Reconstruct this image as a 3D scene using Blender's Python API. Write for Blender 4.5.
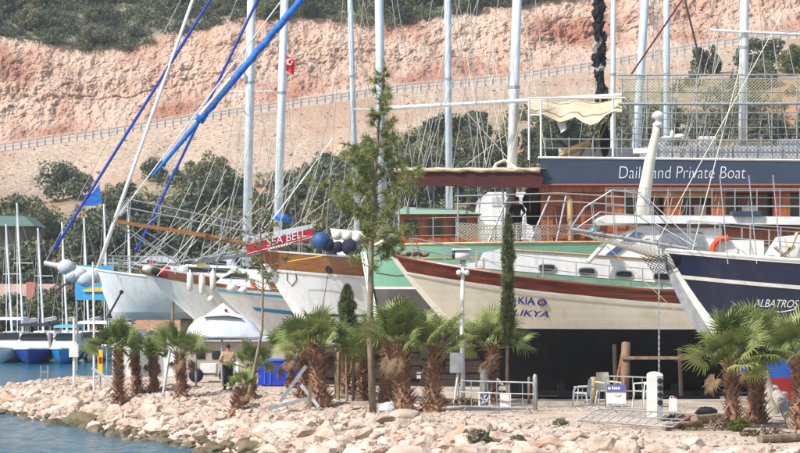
import bpy, bmesh, math, random
import numpy as np
from mathutils import Vector, Matrix, Quaternion
random.seed(7); np.random.seed(7)
for o in list(bpy.data.objects): bpy.data.objects.remove(o)
scene = bpy.context.scene
COL = scene.collection
# ------------------------------------------------------------------ camera, sky, sun, exposure
F, HC, Y0 = 2400.0, 5.5, 283.0            # focal length in photo pixels, eye height, horizon row
QZ = 1.4                                  # quay level above the water
cam = bpy.data.cameras.new('camera'); co = bpy.data.objects.new('camera', cam); COL.objects.link(co)
cam.sensor_width = 36.0; cam.lens = 36.0*F/800.0
cam.shift_y = (Y0-226.5)/800.0
cam.clip_start = 1.0; cam.clip_end = 3000.0
co.location = (0, 0, HC); co.rotation_euler = (math.radians(90), 0, 0)
scene.camera = co
SUN_DIR = Vector((-0.80, -0.60, 0)).normalized()      # horizontal direction towards the sun
SUN_EL = math.radians(46)
world = bpy.data.worlds.new("World"); scene.world = world; world.use_nodes = True
wn = world.node_tree.nodes; wl = world.node_tree.links
for n in list(wn): wn.remove(n)
wo = wn.new('ShaderNodeOutputWorld'); wb = wn.new('ShaderNodeBackground'); ws = wn.new('ShaderNodeTexSky')
ws.sky_type = 'NISHITA'; ws.sun_disc = False; ws.sun_elevation = SUN_EL
ws.sun_rotation = math.atan2(SUN_DIR.x, SUN_DIR.y)
ws.air_density = 1.2; ws.dust_density = 2.0
wb.inputs['Strength'].default_value = 0.14
wl.new(ws.outputs[0], wb.inputs[0]); wl.new(wb.outputs[0], wo.inputs[0])
sun = bpy.data.lights.new('sun', 'SUN'); so = bpy.data.objects.new('sun', sun); COL.objects.link(so)
sun.energy = 4.3; sun.angle = math.radians(0.5); sun.color = (1.0, 0.965, 0.92)
sv = Vector((SUN_DIR.x*math.cos(SUN_EL), SUN_DIR.y*math.cos(SUN_EL), math.sin(SUN_EL)))
so.rotation_euler = sv.to_track_quat('Z', 'Y').to_euler(); so.location = (-40, -20, 80)
vs = scene.view_settings
vs.view_transform = 'Standard'; vs.look = 'None'; vs.exposure = 0.36; vs.gamma = 1.0; vs.use_curve_mapping = False
scene.render.engine = 'CYCLES'
scene.cycles.max_bounces = 6; scene.cycles.diffuse_bounces = 3; scene.cycles.glossy_bounces = 3
scene.cycles.transparent_max_bounces = 8; scene.cycles.transmission_bounces = 4

# ------------------------------------------------------------------ helpers
def P(px, py, D):
    return Vector(((px-400.0)/F*D, D, HC+(Y0-py)/F*D))
def Dg(py, z=QZ):
    return F*(HC-z)/(py-Y0)
def proj(p):
    return 400+F*p[0]/p[1], Y0-F*(p[2]-HC)/p[1]
def lerp(a, b, t): return a+(b-a)*t
def interp(x, xs, ys): return float(np.interp(x, xs, ys))

OFF = {}
def off(o): return OFF.get(o.name, Vector((0, 0, 0))) if o else Vector((0, 0, 0))
def tag(o, label=None, cat=None, group=None, kind=None):
    if label: o['label'] = label
    if cat: o['category'] = cat
    if group: o['group'] = group
    if kind: o['kind'] = kind
    return o
def thing(name, label, cat, loc=(0, 0, 0), group=None):
    o = bpy.data.objects.new(name, None); COL.objects.link(o)
    o.location = loc; o.empty_display_size = 0.2; OFF[o.name] = Vector(loc)
    return tag(o, label, cat, group)
def ground_of(px, D, z=QZ): return Vector(((px-400)/F*D, D, z))

class MB:
    def __init__(s): s.v = []; s.f = []
    def add(s, vs, fs):
        n = len(s.v); s.v += [tuple(v) for v in vs]; s.f += [tuple(i+n for i in f) for f in fs]; return s
    def hexa(s, p):      # bottom 4 (ccw), top 4
        return s.add(p, [(3,2,1,0),(4,5,6,7),(0,1,5,4),(1,2,6,5),(2,3,7,6),(3,0,4,7)])
    def box(s, c, d, R=None):
        x, y, z = d[0]/2, d[1]/2, d[2]/2
        p = [Vector(q) for q in ((-x,-y,-z),(x,-y,-z),(x,y,-z),(-x,y,-z),(-x,-y,z),(x,-y,z),(x,y,z),(-x,y,z))]
        if R: p = [R @ q for q in p]
        return s.hexa([q+Vector(c) for q in p])
    def bp(s, x0, y0, x1, y1, D, dep):   # block whose front face fills a rectangle seen at distance D
        a = P(x0, y1, D); b = P(x1, y0, D); c = (a+b)/2
        return s.box((c.x, D+dep/2, c.z), (b.x-a.x, dep, b.z-a.z))
    def slab(s, pts, ext):               # polygon extruded by a vector
        n = len(pts); e = Vector(ext); q = [Vector(p) for p in pts]
        return s.add(q+[p+e for p in q], [tuple(range(n)), tuple(range(2*n-1, n-1, -1))]+[(i, i+n, (i+1) % n+n, (i+1) % n) for i in range(n)])
    def tube(s, pts, r, n=6, caps=True):
        pts = [Vector(p) for p in pts]; k = len(pts)
        rs = r if isinstance(r, (list, tuple)) else [r]*k
        base = len(s.v); ref = None
        for i, p in enumerate(pts):
            t = (pts[min(i+1, k-1)]-pts[max(i-1, 0)])
            if t.length < 1e-9: t = Vector((0, 0, 1))
            t.normalize()
            if ref is None: ref = Vector((0, 0, 1)) if abs(t.z) < .9 else Vector((1, 0, 0))
            a = t.cross(ref)
            if a.length < 1e-6: a = t.orthogonal()
            a.normalize(); b = t.cross(a); ref = -b if False else ref
            for j in range(n):
                w = 2*math.pi*j/n
                s.v.append(tuple(p+(a*math.cos(w)+b*math.sin(w))*rs[i]))
        for i in range(k-1):
            for j in range(n):
                s.f.append((base+i*n+j, base+i*n+(j+1) % n, base+(i+1)*n+(j+1) % n, base+(i+1)*n+j))
        if caps:
            s.f.append(tuple(base+j for j in range(n-1, -1, -1))); s.f.append(tuple(base+(k-1)*n+j for j in range(n)))
        return s
    def lathe(s, c, prof, n=12, axis='z'):
        c = Vector(c); base = len(s.v)
        for r, z in prof:
            for j in range(n):
                w = 2*math.pi*j/n
                q = Vector((r*math.cos(w), r*math.sin(w), z))
                if axis == 'x': q = Vector((q.z, q.x, q.y))
                if axis == 'y': q = Vector((q.x, q.z, q.y))
                s.v.append(tuple(c+q))
        for i in range(len(prof)-1):
            for j in range(n):
                s.f.append((base+i*n+j, base+i*n+(j+1) % n, base+(i+1)*n+(j+1) % n, base+(i+1)*n+j))
        s.f.append(tuple(base+j for j in range(n-1, -1, -1))); s.f.append(tuple(base+(len(prof)-1)*n+j for j in range(n)))
        return s
    def ball(s, c, r, nu=10, nv=7, jit=0):
        r = (r, r, r) if not isinstance(r, (tuple, list)) else r
        c = Vector(c); prof = []
        base = len(s.v)
        for i in range(nv+1):
            th = math.pi*(i+.02*(i == 0)-.02*(i == nv))/nv
            for j in range(nu):
                w = 2*math.pi*j/nu; k = 1+random.uniform(-jit, jit)
                s.v.append(tuple(c+Vector((r[0]*math.sin(th)*math.cos(w)*k, r[1]*math.sin(th)*math.sin(w)*k, -r[2]*math.cos(th)*k))))
        for i in range(nv):
            for j in range(nu):
                s.f.append((base+i*nu+j, base+i*nu+(j+1) % nu, base+(i+1)*nu+(j+1) % nu, base+(i+1)*nu+j))
        s.f.append(tuple(base+j for j in range(nu-1, -1, -1))); s.f.append(tuple(base+nv*nu+j for j in range(nu)))
        return s
    def grid(s, rows, flip=False):
        base = len(s.v); m = len(rows[0])
        for r in rows: s.v += [tuple(p) for p in r]
        for i in range(len(rows)-1):
            for j in range(m-1):
                q = (base+i*m+j, base+i*m+j+1, base+(i+1)*m+j+1, base+(i+1)*m+j)
                s.f.append(q[::-1] if flip else q)
        return s
    def net(s, a, b, c, d, n, m, r=.01, sag=0, diag=True):   # corners a-b (top), d-c (bottom)
        a, b, c, d = map(Vector, (a, b, c, d))
        def q(u, w):
            p = a.lerp(b, u).lerp(d.lerp(c, u), w); p.z -= sag*4*u*(1-u)*(.3+.7*w); return p
        if diag:
            for i in range(-m, n):
                pts = [(i/n+k/n, k/m) for k in range(m+1)]
                pts = [(u, w) for u, w in pts if -1e-6 <= u <= 1+1e-6]
                if len(pts) > 1:
                    s.tube([q(u, w) for u, w in pts], r, 3, False)
                    s.tube([q(u, 1-w) for u, w in pts], r, 3, False)
        else:
            for i in range(n+1): s.tube([q(i/n, k/m) for k in range(m+1)], r, 3, False)
            for k in range(m+1): s.tube([q(i/n, k/m) for i in range(n+1)], r, 3, False)
        return s
    def build(s, name, mat, parent=None, smooth=False, kind=None, label=None):
        o_ = off(parent)
        me = bpy.data.meshes.new(name)
        vv = s.v if o_.length < 1e-9 else [(x-o_.x, y-o_.y, z-o_.z) for x, y, z in s.v]
        me.from_pydata(vv, [], s.f); me.update()
        bm = bmesh.new(); bm.from_mesh(me)
        if len(s.f) < 30000: bmesh.ops.recalc_face_normals(bm, faces=bm.faces)
        bm.to_mesh(me); bm.free()
        if smooth: me.polygons.foreach_set('use_smooth', [True]*len(me.polygons))
        for m in (mat if isinstance(mat, list) else [mat]): me.materials.append(m)
        o = bpy.data.objects.new(name, me); COL.objects.link(o)
        if parent: o.parent = parent; OFF[o.name] = o_
        if kind: o['kind'] = kind
        if label: o['label'] = label
        return o

def copy_obj(o, parent=None):
    c = o.copy(); COL.objects.link(c); c.parent = parent; return c

# ---- fast value noise
_rng = np.random.RandomState(3); _T = _rng.rand(256, 256)
def vnoise(x, y):
    xi = np.floor(x).astype(int); yi = np.floor(y).astype(int); fx = x-xi; fy = y-yi
    fx = fx*fx*(3-2*fx); fy = fy*fy*(3-2*fy)
    a = _T[xi & 255, yi & 255]; b = _T[(xi+1) & 255, yi & 255]; c = _T[xi & 255, (yi+1) & 255]; d = _T[(xi+1) & 255, (yi+1) & 255]
    return (a*(1-fx)+b*fx)*(1-fy)+(c*(1-fx)+d*fx)*fy
def fbm(x, y, o=5, g=.5):
    s = 0; a = 1; t = 0
    for k in range(o):
        s = s+a*vnoise(x*2**k+17.3*k, y*2**k+9.1*k); t += a; a *= g
    return s/t-0.5
def ridged(x, y, o=4):
    s = 0; a = 1; t = 0
    for k in range(o):
        s = s+a*(1-np.abs(2*vnoise(x*2**k+5.7*k, y*2**k+3.3*k)-1)); t += a; a *= .55
    return s/t

# ---- materials
MATS = {}
def srgb(c):
    return tuple((v/12.92 if v <= .04045 else ((v+.055)/1.055)**2.4) for v in (c[0]/255., c[1]/255., c[2]/255.))+(1,)
def M(name, c, c2=None, scale=2.0, rough=.6, metal=0, bump=0, bscale=20, stretch=(1, 1, 1), rnd=0, lo=.35, hi=.65, detail=6,
      c3=None, scale3=.3, lo3=.5, hi3=.7, trans=0, coat=0, spec=.5, bstretch=None, streak=None, smax=.45, seams=0):
    if name in MATS: return MATS[name]
    m = bpy.data.materials.new(name); m.use_nodes = True; nt = m.node_tree; N = nt.nodes; L = nt.links
    b = N['Principled BSDF']; out = N['Material Output']
    b.inputs['Roughness'].default_value = rough; b.inputs['Metallic'].default_value = metal
    b.inputs['Specular IOR Level'].default_value = spec
    if coat: b.inputs['Coat Weight'].default_value = coat; b.inputs['Coat Roughness'].default_value = .12
    tc = N.new('ShaderNodeTexCoord'); mp = N.new('ShaderNodeMapping'); mp.inputs['Scale'].default_value = stretch
    L.new(tc.outputs['Object'], mp.inputs[0])
    def noise(sc, src=mp):
        n = N.new('ShaderNodeTexNoise'); n.inputs['Scale'].default_value = sc; n.inputs['Detail'].default_value = detail
        L.new(src.outputs[0], n.inputs['Vector']); return n
    def ramp(n, lo, hi):
        r = N.new('ShaderNodeMapRange'); r.inputs[1].default_value = lo; r.inputs[2].default_value = hi
        L.new(n.outputs[0], r.inputs[0]); return r
    def mix(a, bb, f):
        x = N.new('ShaderNodeMix'); x.data_type = 'RGBA'
        if isinstance(a, tuple): x.inputs[6].default_value = a
        else: L.new(a, x.inputs[6])
        x.inputs[7].default_value = bb; L.new(f.outputs[0], x.inputs[0]); return x.outputs[2]
    col = c
    if c2: col = mix(c, c2, ramp(noise(scale), lo, hi))
    if c3: col = mix(col, c3, ramp(noise(scale3), lo3, hi3))
    if streak:      # run-off stains down the planks
        m2 = N.new('ShaderNodeMapping'); m2.inputs['Scale'].default_value = (3.2, 3.2, .35); L.new(tc.outputs['Object'], m2.inputs[0])
        rr_ = ramp(noise(1.0, m2), .5, .78); rr_.inputs[4].default_value = smax; col = mix(col, streak, rr_)
    if rnd:
        oi = N.new('ShaderNodeObjectInfo'); r = N.new('ShaderNodeMapRange')
        r.inputs[3].default_value = 1-rnd; r.inputs[4].default_value = 1+rnd; L.new(oi.outputs['Random'], r.inputs[0])
        h = N.new('ShaderNodeHueSaturation')
        if isinstance(col, tuple): h.inputs['Color'].default_value = col
        else: L.new(col, h.inputs['Color'])
        L.new(r.outputs[0], h.inputs['Value']); col = h.outputs[0]
    if isinstance(col, tuple): b.inputs['Base Color'].default_value = col
    else: L.new(col, b.inputs['Base Color'])
    if seams:       # shallow plank seams along the hull
        wv = N.new('ShaderNodeTexWave'); wv.wave_type = 'BANDS'; wv.bands_direction = 'Z'; wv.wave_profile = 'SIN'
        wv.inputs['Scale'].default_value = seams; wv.inputs['Distortion'].default_value = .6; wv.inputs['Detail Scale'].default_value = .3; L.new(tc.outputs['Object'], wv.inputs['Vector'])
        pw = N.new('ShaderNodeMath'); pw.operation = 'POWER'; pw.inputs[1].default_value = .12; L.new(wv.outputs['Fac'], pw.inputs[0])
        sb1 = N.new('ShaderNodeBump'); sb1.inputs['Distance'].default_value = .0035; L.new(pw.outputs[0], sb1.inputs['Height']); L.new(sb1.outputs[0], b.inputs['Normal'])
    if bump:
        src = mp
        if bstretch:
            src = N.new('ShaderNodeMapping'); src.inputs['Scale'].default_value = bstretch; L.new(tc.outputs['Object'], src.inputs[0])
        bp = N.new('ShaderNodeBump'); bp.inputs['Strength'].default_value = 1; bp.inputs['Distance'].default_value = bump
        L.new(noise(bscale, src).outputs[0], bp.inputs['Height']); L.new(bp.outputs[0], b.inputs['Normal'])
    if trans:
        t = N.new('ShaderNodeBsdfTranslucent'); ms = N.new('ShaderNodeMixShader'); ms.inputs[0].default_value = trans
        if isinstance(col, tuple): t.inputs[0].default_value = col
        else: L.new(col, t.inputs[0])
        L.new(b.outputs[0], ms.inputs[1]); L.new(t.outputs[0], ms.inputs[2]); L.new(ms.outputs[0], out.inputs[0])
    MATS[name] = m; return m
def G(r, g, b): return srgb((r, g, b))

m_cliff = M('cliff_rock', G(186,154,134), G(198,176,158), scale=.16, bump=.6, bscale=1.6, rough=.95, c3=G(162,118,98), scale3=.09, lo3=.50, hi3=.66, detail=10, spec=.1, stretch=(1, 1, .6), streak=G(132,112,100), smax=.4)
m_gravel = M('gravel_slope', G(190,172,153), G(162,142,123), scale=1.5, bump=.35, bscale=2.2, rough=.95, lo=.36, hi=.64, detail=12, c3=G(164,136,114), scale3=.06, lo3=.48, hi3=.72, spec=.1, streak=G(142,122,104), smax=.4)
m_soil = M('hill_soil', G(164,148,122), G(124,114,90), scale=.35, bump=.3, bscale=1.2, rough=.95, c3=G(172,128,98), scale3=.06, lo3=.55, hi3=.65, spec=.1)
m_scrubsoil = M('scrub_soil', G(138,128,112), G(96,94,78), scale=.3, bump=.4, bscale=1, rough=.95, spec=.1)
m_roadm = M('road', G(150,140,130), rough=.9)
m_rock = M('bank_rock', G(207,189,173), G(182,160,143), scale=1.3, bump=.10, bscale=5, rough=.95, rnd=.2, c3=G(146,128,110), scale3=.9, lo3=.55, hi3=.75, detail=8, spec=.15)
m_rockred = M('bank_rock_reddish', G(190,146,122), G(200,168,146), scale=1.5, bump=.10, bscale=5, rough=.95, rnd=.15, spec=.15)
m_wetrock = M('wet_rock', G(120,104,78), G(84,78,54), scale=2, bump=.05, bscale=9, rough=.55, rnd=.2)
m_bank = M('bank_earth', G(196,178,162), G(168,150,134), scale=.8, bump=.06, bscale=5, rough=.95, detail=9, c3=G(160,138,116), scale3=.4, lo3=.55, hi3=.75, spec=.15)
m_yard = M('yard_ground', G(188,174,158), G(156,142,128), scale=.5, bump=.03, bscale=5, rough=.95, detail=8, spec=.2, c3=G(112,102,92), scale3=.35, lo3=.52, hi3=.72)
m_leafd = M('bush_leaf', G(106,114,90), G(80,90,72), scale=.6, rough=.6, rnd=.35, trans=.25, spec=.25)
m_leafo = M('bush_leaf_olive', G(132,130,100), G(102,106,82), scale=.6, rough=.6, rnd=.3, trans=.25, spec=.25)
m_leafl = M('bush_leaf_light', G(118,122,58), G(84,96,50), scale=.6, rough=.6, rnd=.2, trans=.3, spec=.25)
m_bark = M('bark', G(120,104,86), G(86,74,60), scale=6, bump=.02, bscale=14, rough=.9, stretch=(1, 1, .25))
m_alu = M('mast_white', G(226,232,234), G(208,216,220), scale=3, rough=.4, spec=.4)
m_alublue = M('mast_bluish', G(202,216,224), G(184,202,214), scale=3, rough=.4)
m_steel = M('stainless', G(190,192,192), rough=.3, metal=.7)
m_galv = M('galvanised', G(172,176,178), G(140,146,150), scale=8, rough=.5, metal=.35)
m_rope = M('rope_pale', G(206,200,184), rough=.9)
m_roped = M('rope_dark', G(70,64,60), rough=.9)
m_wire = M('rigging_wire', G(168,166,160), rough=.45, metal=.3)
m_white = M('white_gelcoat', G(232,232,230), G(218,220,220), scale=.9, rough=.3, coat=.2, stretch=(1, 1, .3), c3=G(190,192,190), scale3=2.5, lo3=.6, hi3=.85, streak=G(150,140,120), smax=.3)
m_whiteflat = M('white_paint', G(228,228,224), G(208,206,198), scale=2, rough=.6)
m_grey = M('grey_plastic', G(160,162,164), G(138,140,144), scale=4, rough=.6)
m_lgrey = M('light_grey_cover', G(196,200,204), G(178,184,190), scale=1.5, rough=.75, bump=.01, bscale=8)
m_cream = M('cream_hull', G(228,222,204), G(216,209,190), scale=.8, rough=.35, coat=.15, stretch=(.5, 1, .5), c3=G(204,194,172), scale3=1.6, lo3=.55, hi3=.8, streak=G(160,142,114), smax=.3, seams=1.1)
m_black = M('black_antifoul', G(13,15,20), G(9,10,14), scale=1.5, rough=.7, c3=G(26,28,32), scale3=.8, lo3=.55, hi3=.75, streak=G(42,40,38), smax=.35, spec=.2)
m_mahog = M('mahogany', G(118,52,32), G(86,36,24), scale=3, rough=.35, coat=.3, stretch=(.25, 1, 5), c3=G(140,70,44), scale3=2, lo3=.5, hi3=.75)
m_mahogr = M('mahogany_red', G(178,100,54), G(142,72,38), scale=3, rough=.4, coat=.25, stretch=(2, 2, .4))
m_teak = M('varnished_teak', G(158,104,56), G(128,78,40), scale=3, rough=.4, coat=.25, stretch=(.3, 1, 5))
m_lwood = M('pale_wood', G(198,168,122), G(172,138,94), scale=3, rough=.6, stretch=(1, 1, .4))
m_oldwood = M('weathered_timber', G(150,132,110), G(112,96,78), scale=4, rough=.9, bump=.01, bscale=12, stretch=(1, 1, .3))
m_mint = M('mint_green_hull', G(124,176,150), G(112,164,138), scale=.8, rough=.45, coat=.1, c3=G(150,190,168), scale3=1.2, lo3=.55, hi3=.8, streak=G(96,120,100), smax=.35)
m_navy = M('navy_hull', G(16,34,68), G(12,27,56), scale=.8, rough=.3, coat=.3, streak=G(56,66,84), smax=.35, seams=1.0)
m_fascia = M('slate_blue_board', G(58,70,90), G(50,62,82), scale=1, rough=.45)
m_blue = M('bright_blue_paint', G(34,92,178), G(26,76,156), scale=2, rough=.5)
m_red = M('red_antifoul', G(150,36,36), G(122,30,30), scale=2, rough=.7)
m_redboard = M('crimson_board', G(176,24,44), G(150,18,38), scale=2, rough=.5)
m_sailblue = M('blue_sail_cover', G(24,66,166), G(18,50,140), scale=5, rough=.7, bump=.02, bscale=10)
m_sailcyan = M('bright_blue_cover', G(30,120,200), G(20,80,176), scale=5, rough=.7, bump=.02, bscale=10)
m_maroon = M('maroon_awning', G(84,32,28), G(64,26,22), scale=2, rough=.8)
m_beige = M('beige_canvas', G(206,192,164), G(184,168,138), scale=2, rough=.9, bump=.03, bscale=3)
m_glass = M('dark_glass', G(30,36,42), rough=.08, spec=.8)
m_glassb = M('blue_glass', G(70,96,130), rough=.08, spec=.8)
m_dark = M('dark_fabric', G(22,24,32), G(16,17,24), scale=4, rough=.85)
m_navyfab = M('navy_fabric', G(24,32,62), G(18,24,48), scale=3, rough=.8)
m_fender = M('fender_white', G(226,224,214), G(206,202,190), scale=4, rough=.5)
m_yellow = M('yellow_paint', G(230,190,30), rough=.6)
m_turq = M('turquoise_stripe', G(60,160,190), rough=.5)
m_textw = M('white_lettering', G(222,224,226), rough=.6)
m_textb = M('blue_lettering', G(40,36,140), rough=.6)
m_orange = M('orange_cloth', G(226,84,40), rough=.8)
m_skin = M('skin', G(176,124,96), rough=.6)
m_hair = M('dark_hair', G(34,28,24), rough=.7)
m_tan = M('tan_shirt', G(196,170,136), G(178,150,118), scale=8, rough=.9)
m_conc = M('concrete', G(176,166,152), G(150,142,130), scale=3, rough=.9, bump=.01, bscale=10)

# ------------------------------------------------------------------ setting: hill with its cliff, road and slopes
def yc(px): return np.interp(px, [-400,0,50,100,130,170,200,230,300,360,400,450,520,600,700,1300], [30,36,42,50,48,32,30,18,16,22,24,12,2,-8,-25,-90])
def yf(px): return np.interp(px, [-400,0,100,200,300,400,500,600,700,800,1300], [190,152,138,122,107,93,84,69,51,38,-20])
def yb(px): return np.interp(px, [-400,0,45,90,150,200,250,330,350,400,450,500,600,700,800,1300], [200,196,202,198,176,172,174,164,148,132,116,112,96,80,68,0])
PXS = np.arange(-330, 1131, 1.5)
DB, DF, DR, DC, DU = 300., 338., 344., 364., 430.
def zrow(y, D): return HC+(Y0-y)/F*D
HILL = []
def hill_grid(knots, n, rough, name, mat, jitter_front=0):
    """knots: list of (D, z array) ; n rows; rough(X,Z,t)->(dy,dz)"""
    rows = []; ts = np.linspace(0, len(knots)-1, n)
    V = np.zeros((n, len(PXS), 3))
    for i, t in enumerate(ts):
        k = min(int(t), len(knots)-2); f = t-k
        D = knots[k][0]*(1-f)+knots[k+1][0]*f; z = knots[k][1]*(1-f)+knots[k+1][1]*f
        X = (PXS-400)/F*D
        dy, dz = rough(X, z, t/(len(knots)-1))
        V[i, :, 0] = X; V[i, :, 1] = D+dy; V[i, :, 2] = z+dz
    m = len(PXS); me = bpy.data.meshes.new(name)
    idx = np.arange(n*m).reshape(n, m)
    q = np.stack([idx[:-1, :-1], idx[:-1, 1:], idx[1:, 1:], idx[1:, :-1]], -1).reshape(-1, 4)
    me.from_pydata(V.reshape(-1, 3).tolist(), [], q.tolist()); me.update(); me.materials.append(mat)
    o = bpy.data.objects.new(name, me); COL.objects.link(o); o['kind'] = 'structure'; HILL.append((V.reshape(-1, 3), q))
    return o
zb = zrow(yb(PXS), DB); zf = zrow(yf(PXS), DF); zc = zrow(yc(PXS), DC)
hill_grid([(193., np.full_like(PXS, -1.)), (196., np.full_like(PXS, 1.2)), (226., zrow(np.full_like(PXS, 300.), 226.)), (DB, zb)], 60,
          lambda X, z, t: (fbm(X*.1, z*.1)*3*math.sin(math.pi*t), fbm(X*.2+9, z*.2)*1.6*math.sin(math.pi*t)), 'hillside', m_soil)
hill_grid([(DB, zb), (DF, zf)], 60,
          lambda X, z, t: (0*X, (fbm(X*.07, z*.07+4)*2.4+fbm(X*.5, z*.5)*.6-ridged(X*.06+2, z*.008, 2)*1.2)*math.sin(math.pi*min(1, t*1.0))), 'gravel_slope', m_gravel)
hill_grid([(DF, zf), (DR, zf+.3)], 3, lambda X, z, t: (0*X, 0*X), 'road', m_roadm)
def cliff_rough(X, z, t):
    e = math.sin(math.pi*t)**.5 if 0 < t < 1 else 0
    g = ridged(X*.045+.6*z*.03, z*.02, 3)*5.0 + ridged(X*.16+3, z*.10, 4)*2.8 + ridged(X*.42+11, z*.36, 3)*1.6 + fbm(X*1.3, z*1.3, 4, .7)*2.0
    led = .5*np.maximum(0, 1-np.abs(t-.47)/.02)*(vnoise(X*.12, X*0+3.)*1.4)
    w_ = (z*.9+X*.10+fbm(X*.05, z*.05)*9+fbm(X*.4, z*.4, 3)*1.5)/5.0; saw = (.5-.5*np.cos(w_*6.283))*1.0*np.clip(vnoise(X*.06+z*.03, z*.12+7.)*2.2-.75, 0, 1)
    return (-(g-6.5)*e*.9+led+saw*e-.2*e, fbm(X*.3+40, z*.3, 4)*1.8*e)
zl = zf+(zc-zf)*.47
hill_grid([(DR, zf+.3), (DC-8, zl), (DC, zc)], 150, cliff_rough, 'cliff', m_cliff)
hill_grid([(DC, zc), (DU, zc+26), (620., zc+95)], 60,
          lambda X, z, t: ((fbm(X*.08, z*.08)*6)*min(1, t*10), (fbm(X*.15+3, z*.15)*4)*min(1, t*10)), 'scrub_slope', m_scrubsoil)

from mathutils.bvhtree import BVHTree
_v = []; _f = []; _k = 0
for a, b in HILL: _v += a.tolist(); _f += (b+_k).tolist(); _k += len(a)
BVH = BVHTree.FromPolygons(_v, _f); del _v, _f
def hill_hit(px, py):
    d = P(px, py, 100.)-Vector((0, 0, HC)); r = BVH.ray_cast(Vector((0, 0, HC)), d.normalized())
    return r[0] if r[0] is not None else P(px, py, 300.)
def debris(n_, seed):
    r = random.Random(seed); mb = MB()
    for k in range(n_):
        px = r.uniform(-10, 810); f = r.random(); u = r.random()
        py = lerp(float(yf(px)), float(yb(px)), f) if u < .6 else lerp(float(yf(px)), float(yc(px)), f*f*.6) if u < .8 else lerp(float(yb(px)), 260, f)
        p = hill_hit(px, py); s_ = r.uniform(.1, .32)*(1.5 if r.random() < .08 else 1)
        q = [p+Vector((r.uniform(-1, 1), r.uniform(-1, 1), r.uniform(-.4, .9)))*s_ for _ in range(5)]
        mb.add(q, [(0, 1, 2), (0, 2, 3), (0, 3, 1), (4, 1, 2), (4, 2, 3), (4, 3, 1)])
    o = mb.build('loose_stones', m_cliff, kind='stuff'); tag(o, 'loose stones scattered over the gravel slope and hillside', 'stones')
# road barrier at the foot of the cliff
fr = thing('road_fence', 'long pale grey guard fence along the road below the red cliff', 'fence', (0, DF, 30))
rail = MB(); posts = MB()
fx = np.arange(-60, 870, 4.0)
pts = [Vector(((p-400)/F*(DF+.4), DF+.4, zrow(float(yf(p)), DF))) for p in fx]
for h, r in ((1.35, .04), (.9, .03)): rail.tube([p+Vector((0, 0, h)) for p in pts], r, 4)
for p in pts[::2]: posts.box(p+Vector((0, .05, .65)), (.09, .1, 1.4))
m_fpale = M('fence_paint', G(204,196,188), rough=.7)
rail.build('rail', m_fpale, fr); posts.build('post', m_fpale, fr, kind='stuff')
gp = MB()
for a, b in zip(pts[:-1], pts[1:]):
    gp.slab([a+Vector((0, .15, .12)), b+Vector((0, .15, .12)), b+Vector((0, .15, 1.2)), a+Vector((0, .15, 1.2))], (0, .04, 0))
gp.build('mesh_panel', M('fence_mesh', G(206,196,188), G(192,182,174), scale=1, rough=.8), fr)

debris(1400, 3)
# ------------------------------------------------------------------ setting: water
def water_mat():
    m = bpy.data.materials.new('sea_water'); m.use_nodes = True; N = m.node_tree.nodes; L = m.node_tree.links; b = N['Principled BSDF']
    b.inputs['Base Color'].default_value = G(22, 98, 120); b.inputs['Roughness'].default_value = .1; b.inputs['IOR'].default_value = 1.33
    tc = N.new('ShaderNodeTexCoord'); n = N.new('ShaderNodeTexNoise'); n.inputs['Scale'].default_value = 2.2; n.inputs['Detail'].default_value = 6
    mp = N.new('ShaderNodeMapping'); mp.inputs['Scale'].default_value = (1, .6, 1)
    L.new(tc.outputs['Object'], mp.inputs[0]); L.new(mp.outputs[0], n.inputs['Vector'])
    bp = N.new('ShaderNodeBump'); bp.inputs['Distance'].default_value = .16; L.new(n.outputs[0], bp.inputs['Height']); L.new(bp.outputs[0], b.inputs['Normal'])
    return m
m_water = water_mat()
w = MB()
xs = np.concatenate([[-600, -120, -60], np.arange(-30, 4, .16), [30, 120, 600]]); ysw = np.concatenate([[-60, 20], np.arange(46, 100, .2), [120, 160, 210]])
XX, YY = np.meshgrid(xs, ysw)
ZZ = fbm(XX*.55+YY*.2, YY*.33, 4, .55)*.22
far = (XX < -31) | (XX > 5) | (YY < 45) | (YY > 101); ZZ[far] = 0; ZZ -= .02
mw = len(xs); me = bpy.data.meshes.new('water'); idx = np.arange(XX.size).reshape(XX.shape)
q = np.stack([idx[:-1, :-1], idx[:-1, 1:], idx[1:, 1:], idx[1:, :-1]], -1).reshape(-1, 4)
me.from_pydata(np.stack([XX, YY, ZZ], -1).reshape(-1, 3).tolist(), [], q.tolist()); me.materials.append(m_water)
me.polygons.foreach_set('use_smooth', [True]*len(me.polygons))
wo_ = bpy.data.objects.new('water', me); COL.objects.link(wo_); wo_['kind'] = 'structure'
sb = MB(); sb.grid([[(-700, -80, -2.5), (700, -80, -2.5)], [(-700, 215, -2.5), (700, 215, -2.5)]]); sb.build('seabed', m_bank, kind='structure')

# ------------------------------------------------------------------ setting: rock bank and yard
A0 = np.array((-15.2, 96.4)); DIR = np.array((0.447, -0.894)); NRM = np.array((0.894, 0.447))
def inland(X, Y): return (X-A0[0])*NRM[0]+(Y-A0[1])*NRM[1]
def shore_wobble(S): return (np.interp(S, [-40, 0, 8, 18, 26, 60], [.2, 0, .3, 0, .2, 0]))
def bank_z(X, Y):
    d = inland(X, Y); S = (X-A0[0])*DIR[0]+(Y-A0[1])*DIR[1]
    d = d+fbm(X*.25, Y*.25, 3)*1.6
    z = np.interp(d, [-4, -1, 0, 1.0, 3.2, 5.5, 9, 60], [-2.4, -.7, -.15, .45, 1.15, 1.38, 1.40, 1.40])
    z = np.where((X < -12.9) & (Y > 106.5), -2.4, z)
    rough = np.interp(d, [-1, 0, 4, 7, 11], [.1, .35, .35, .16, .03])
    return z+fbm(X*1.1, Y*1.1, 4, .6)*rough
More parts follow.
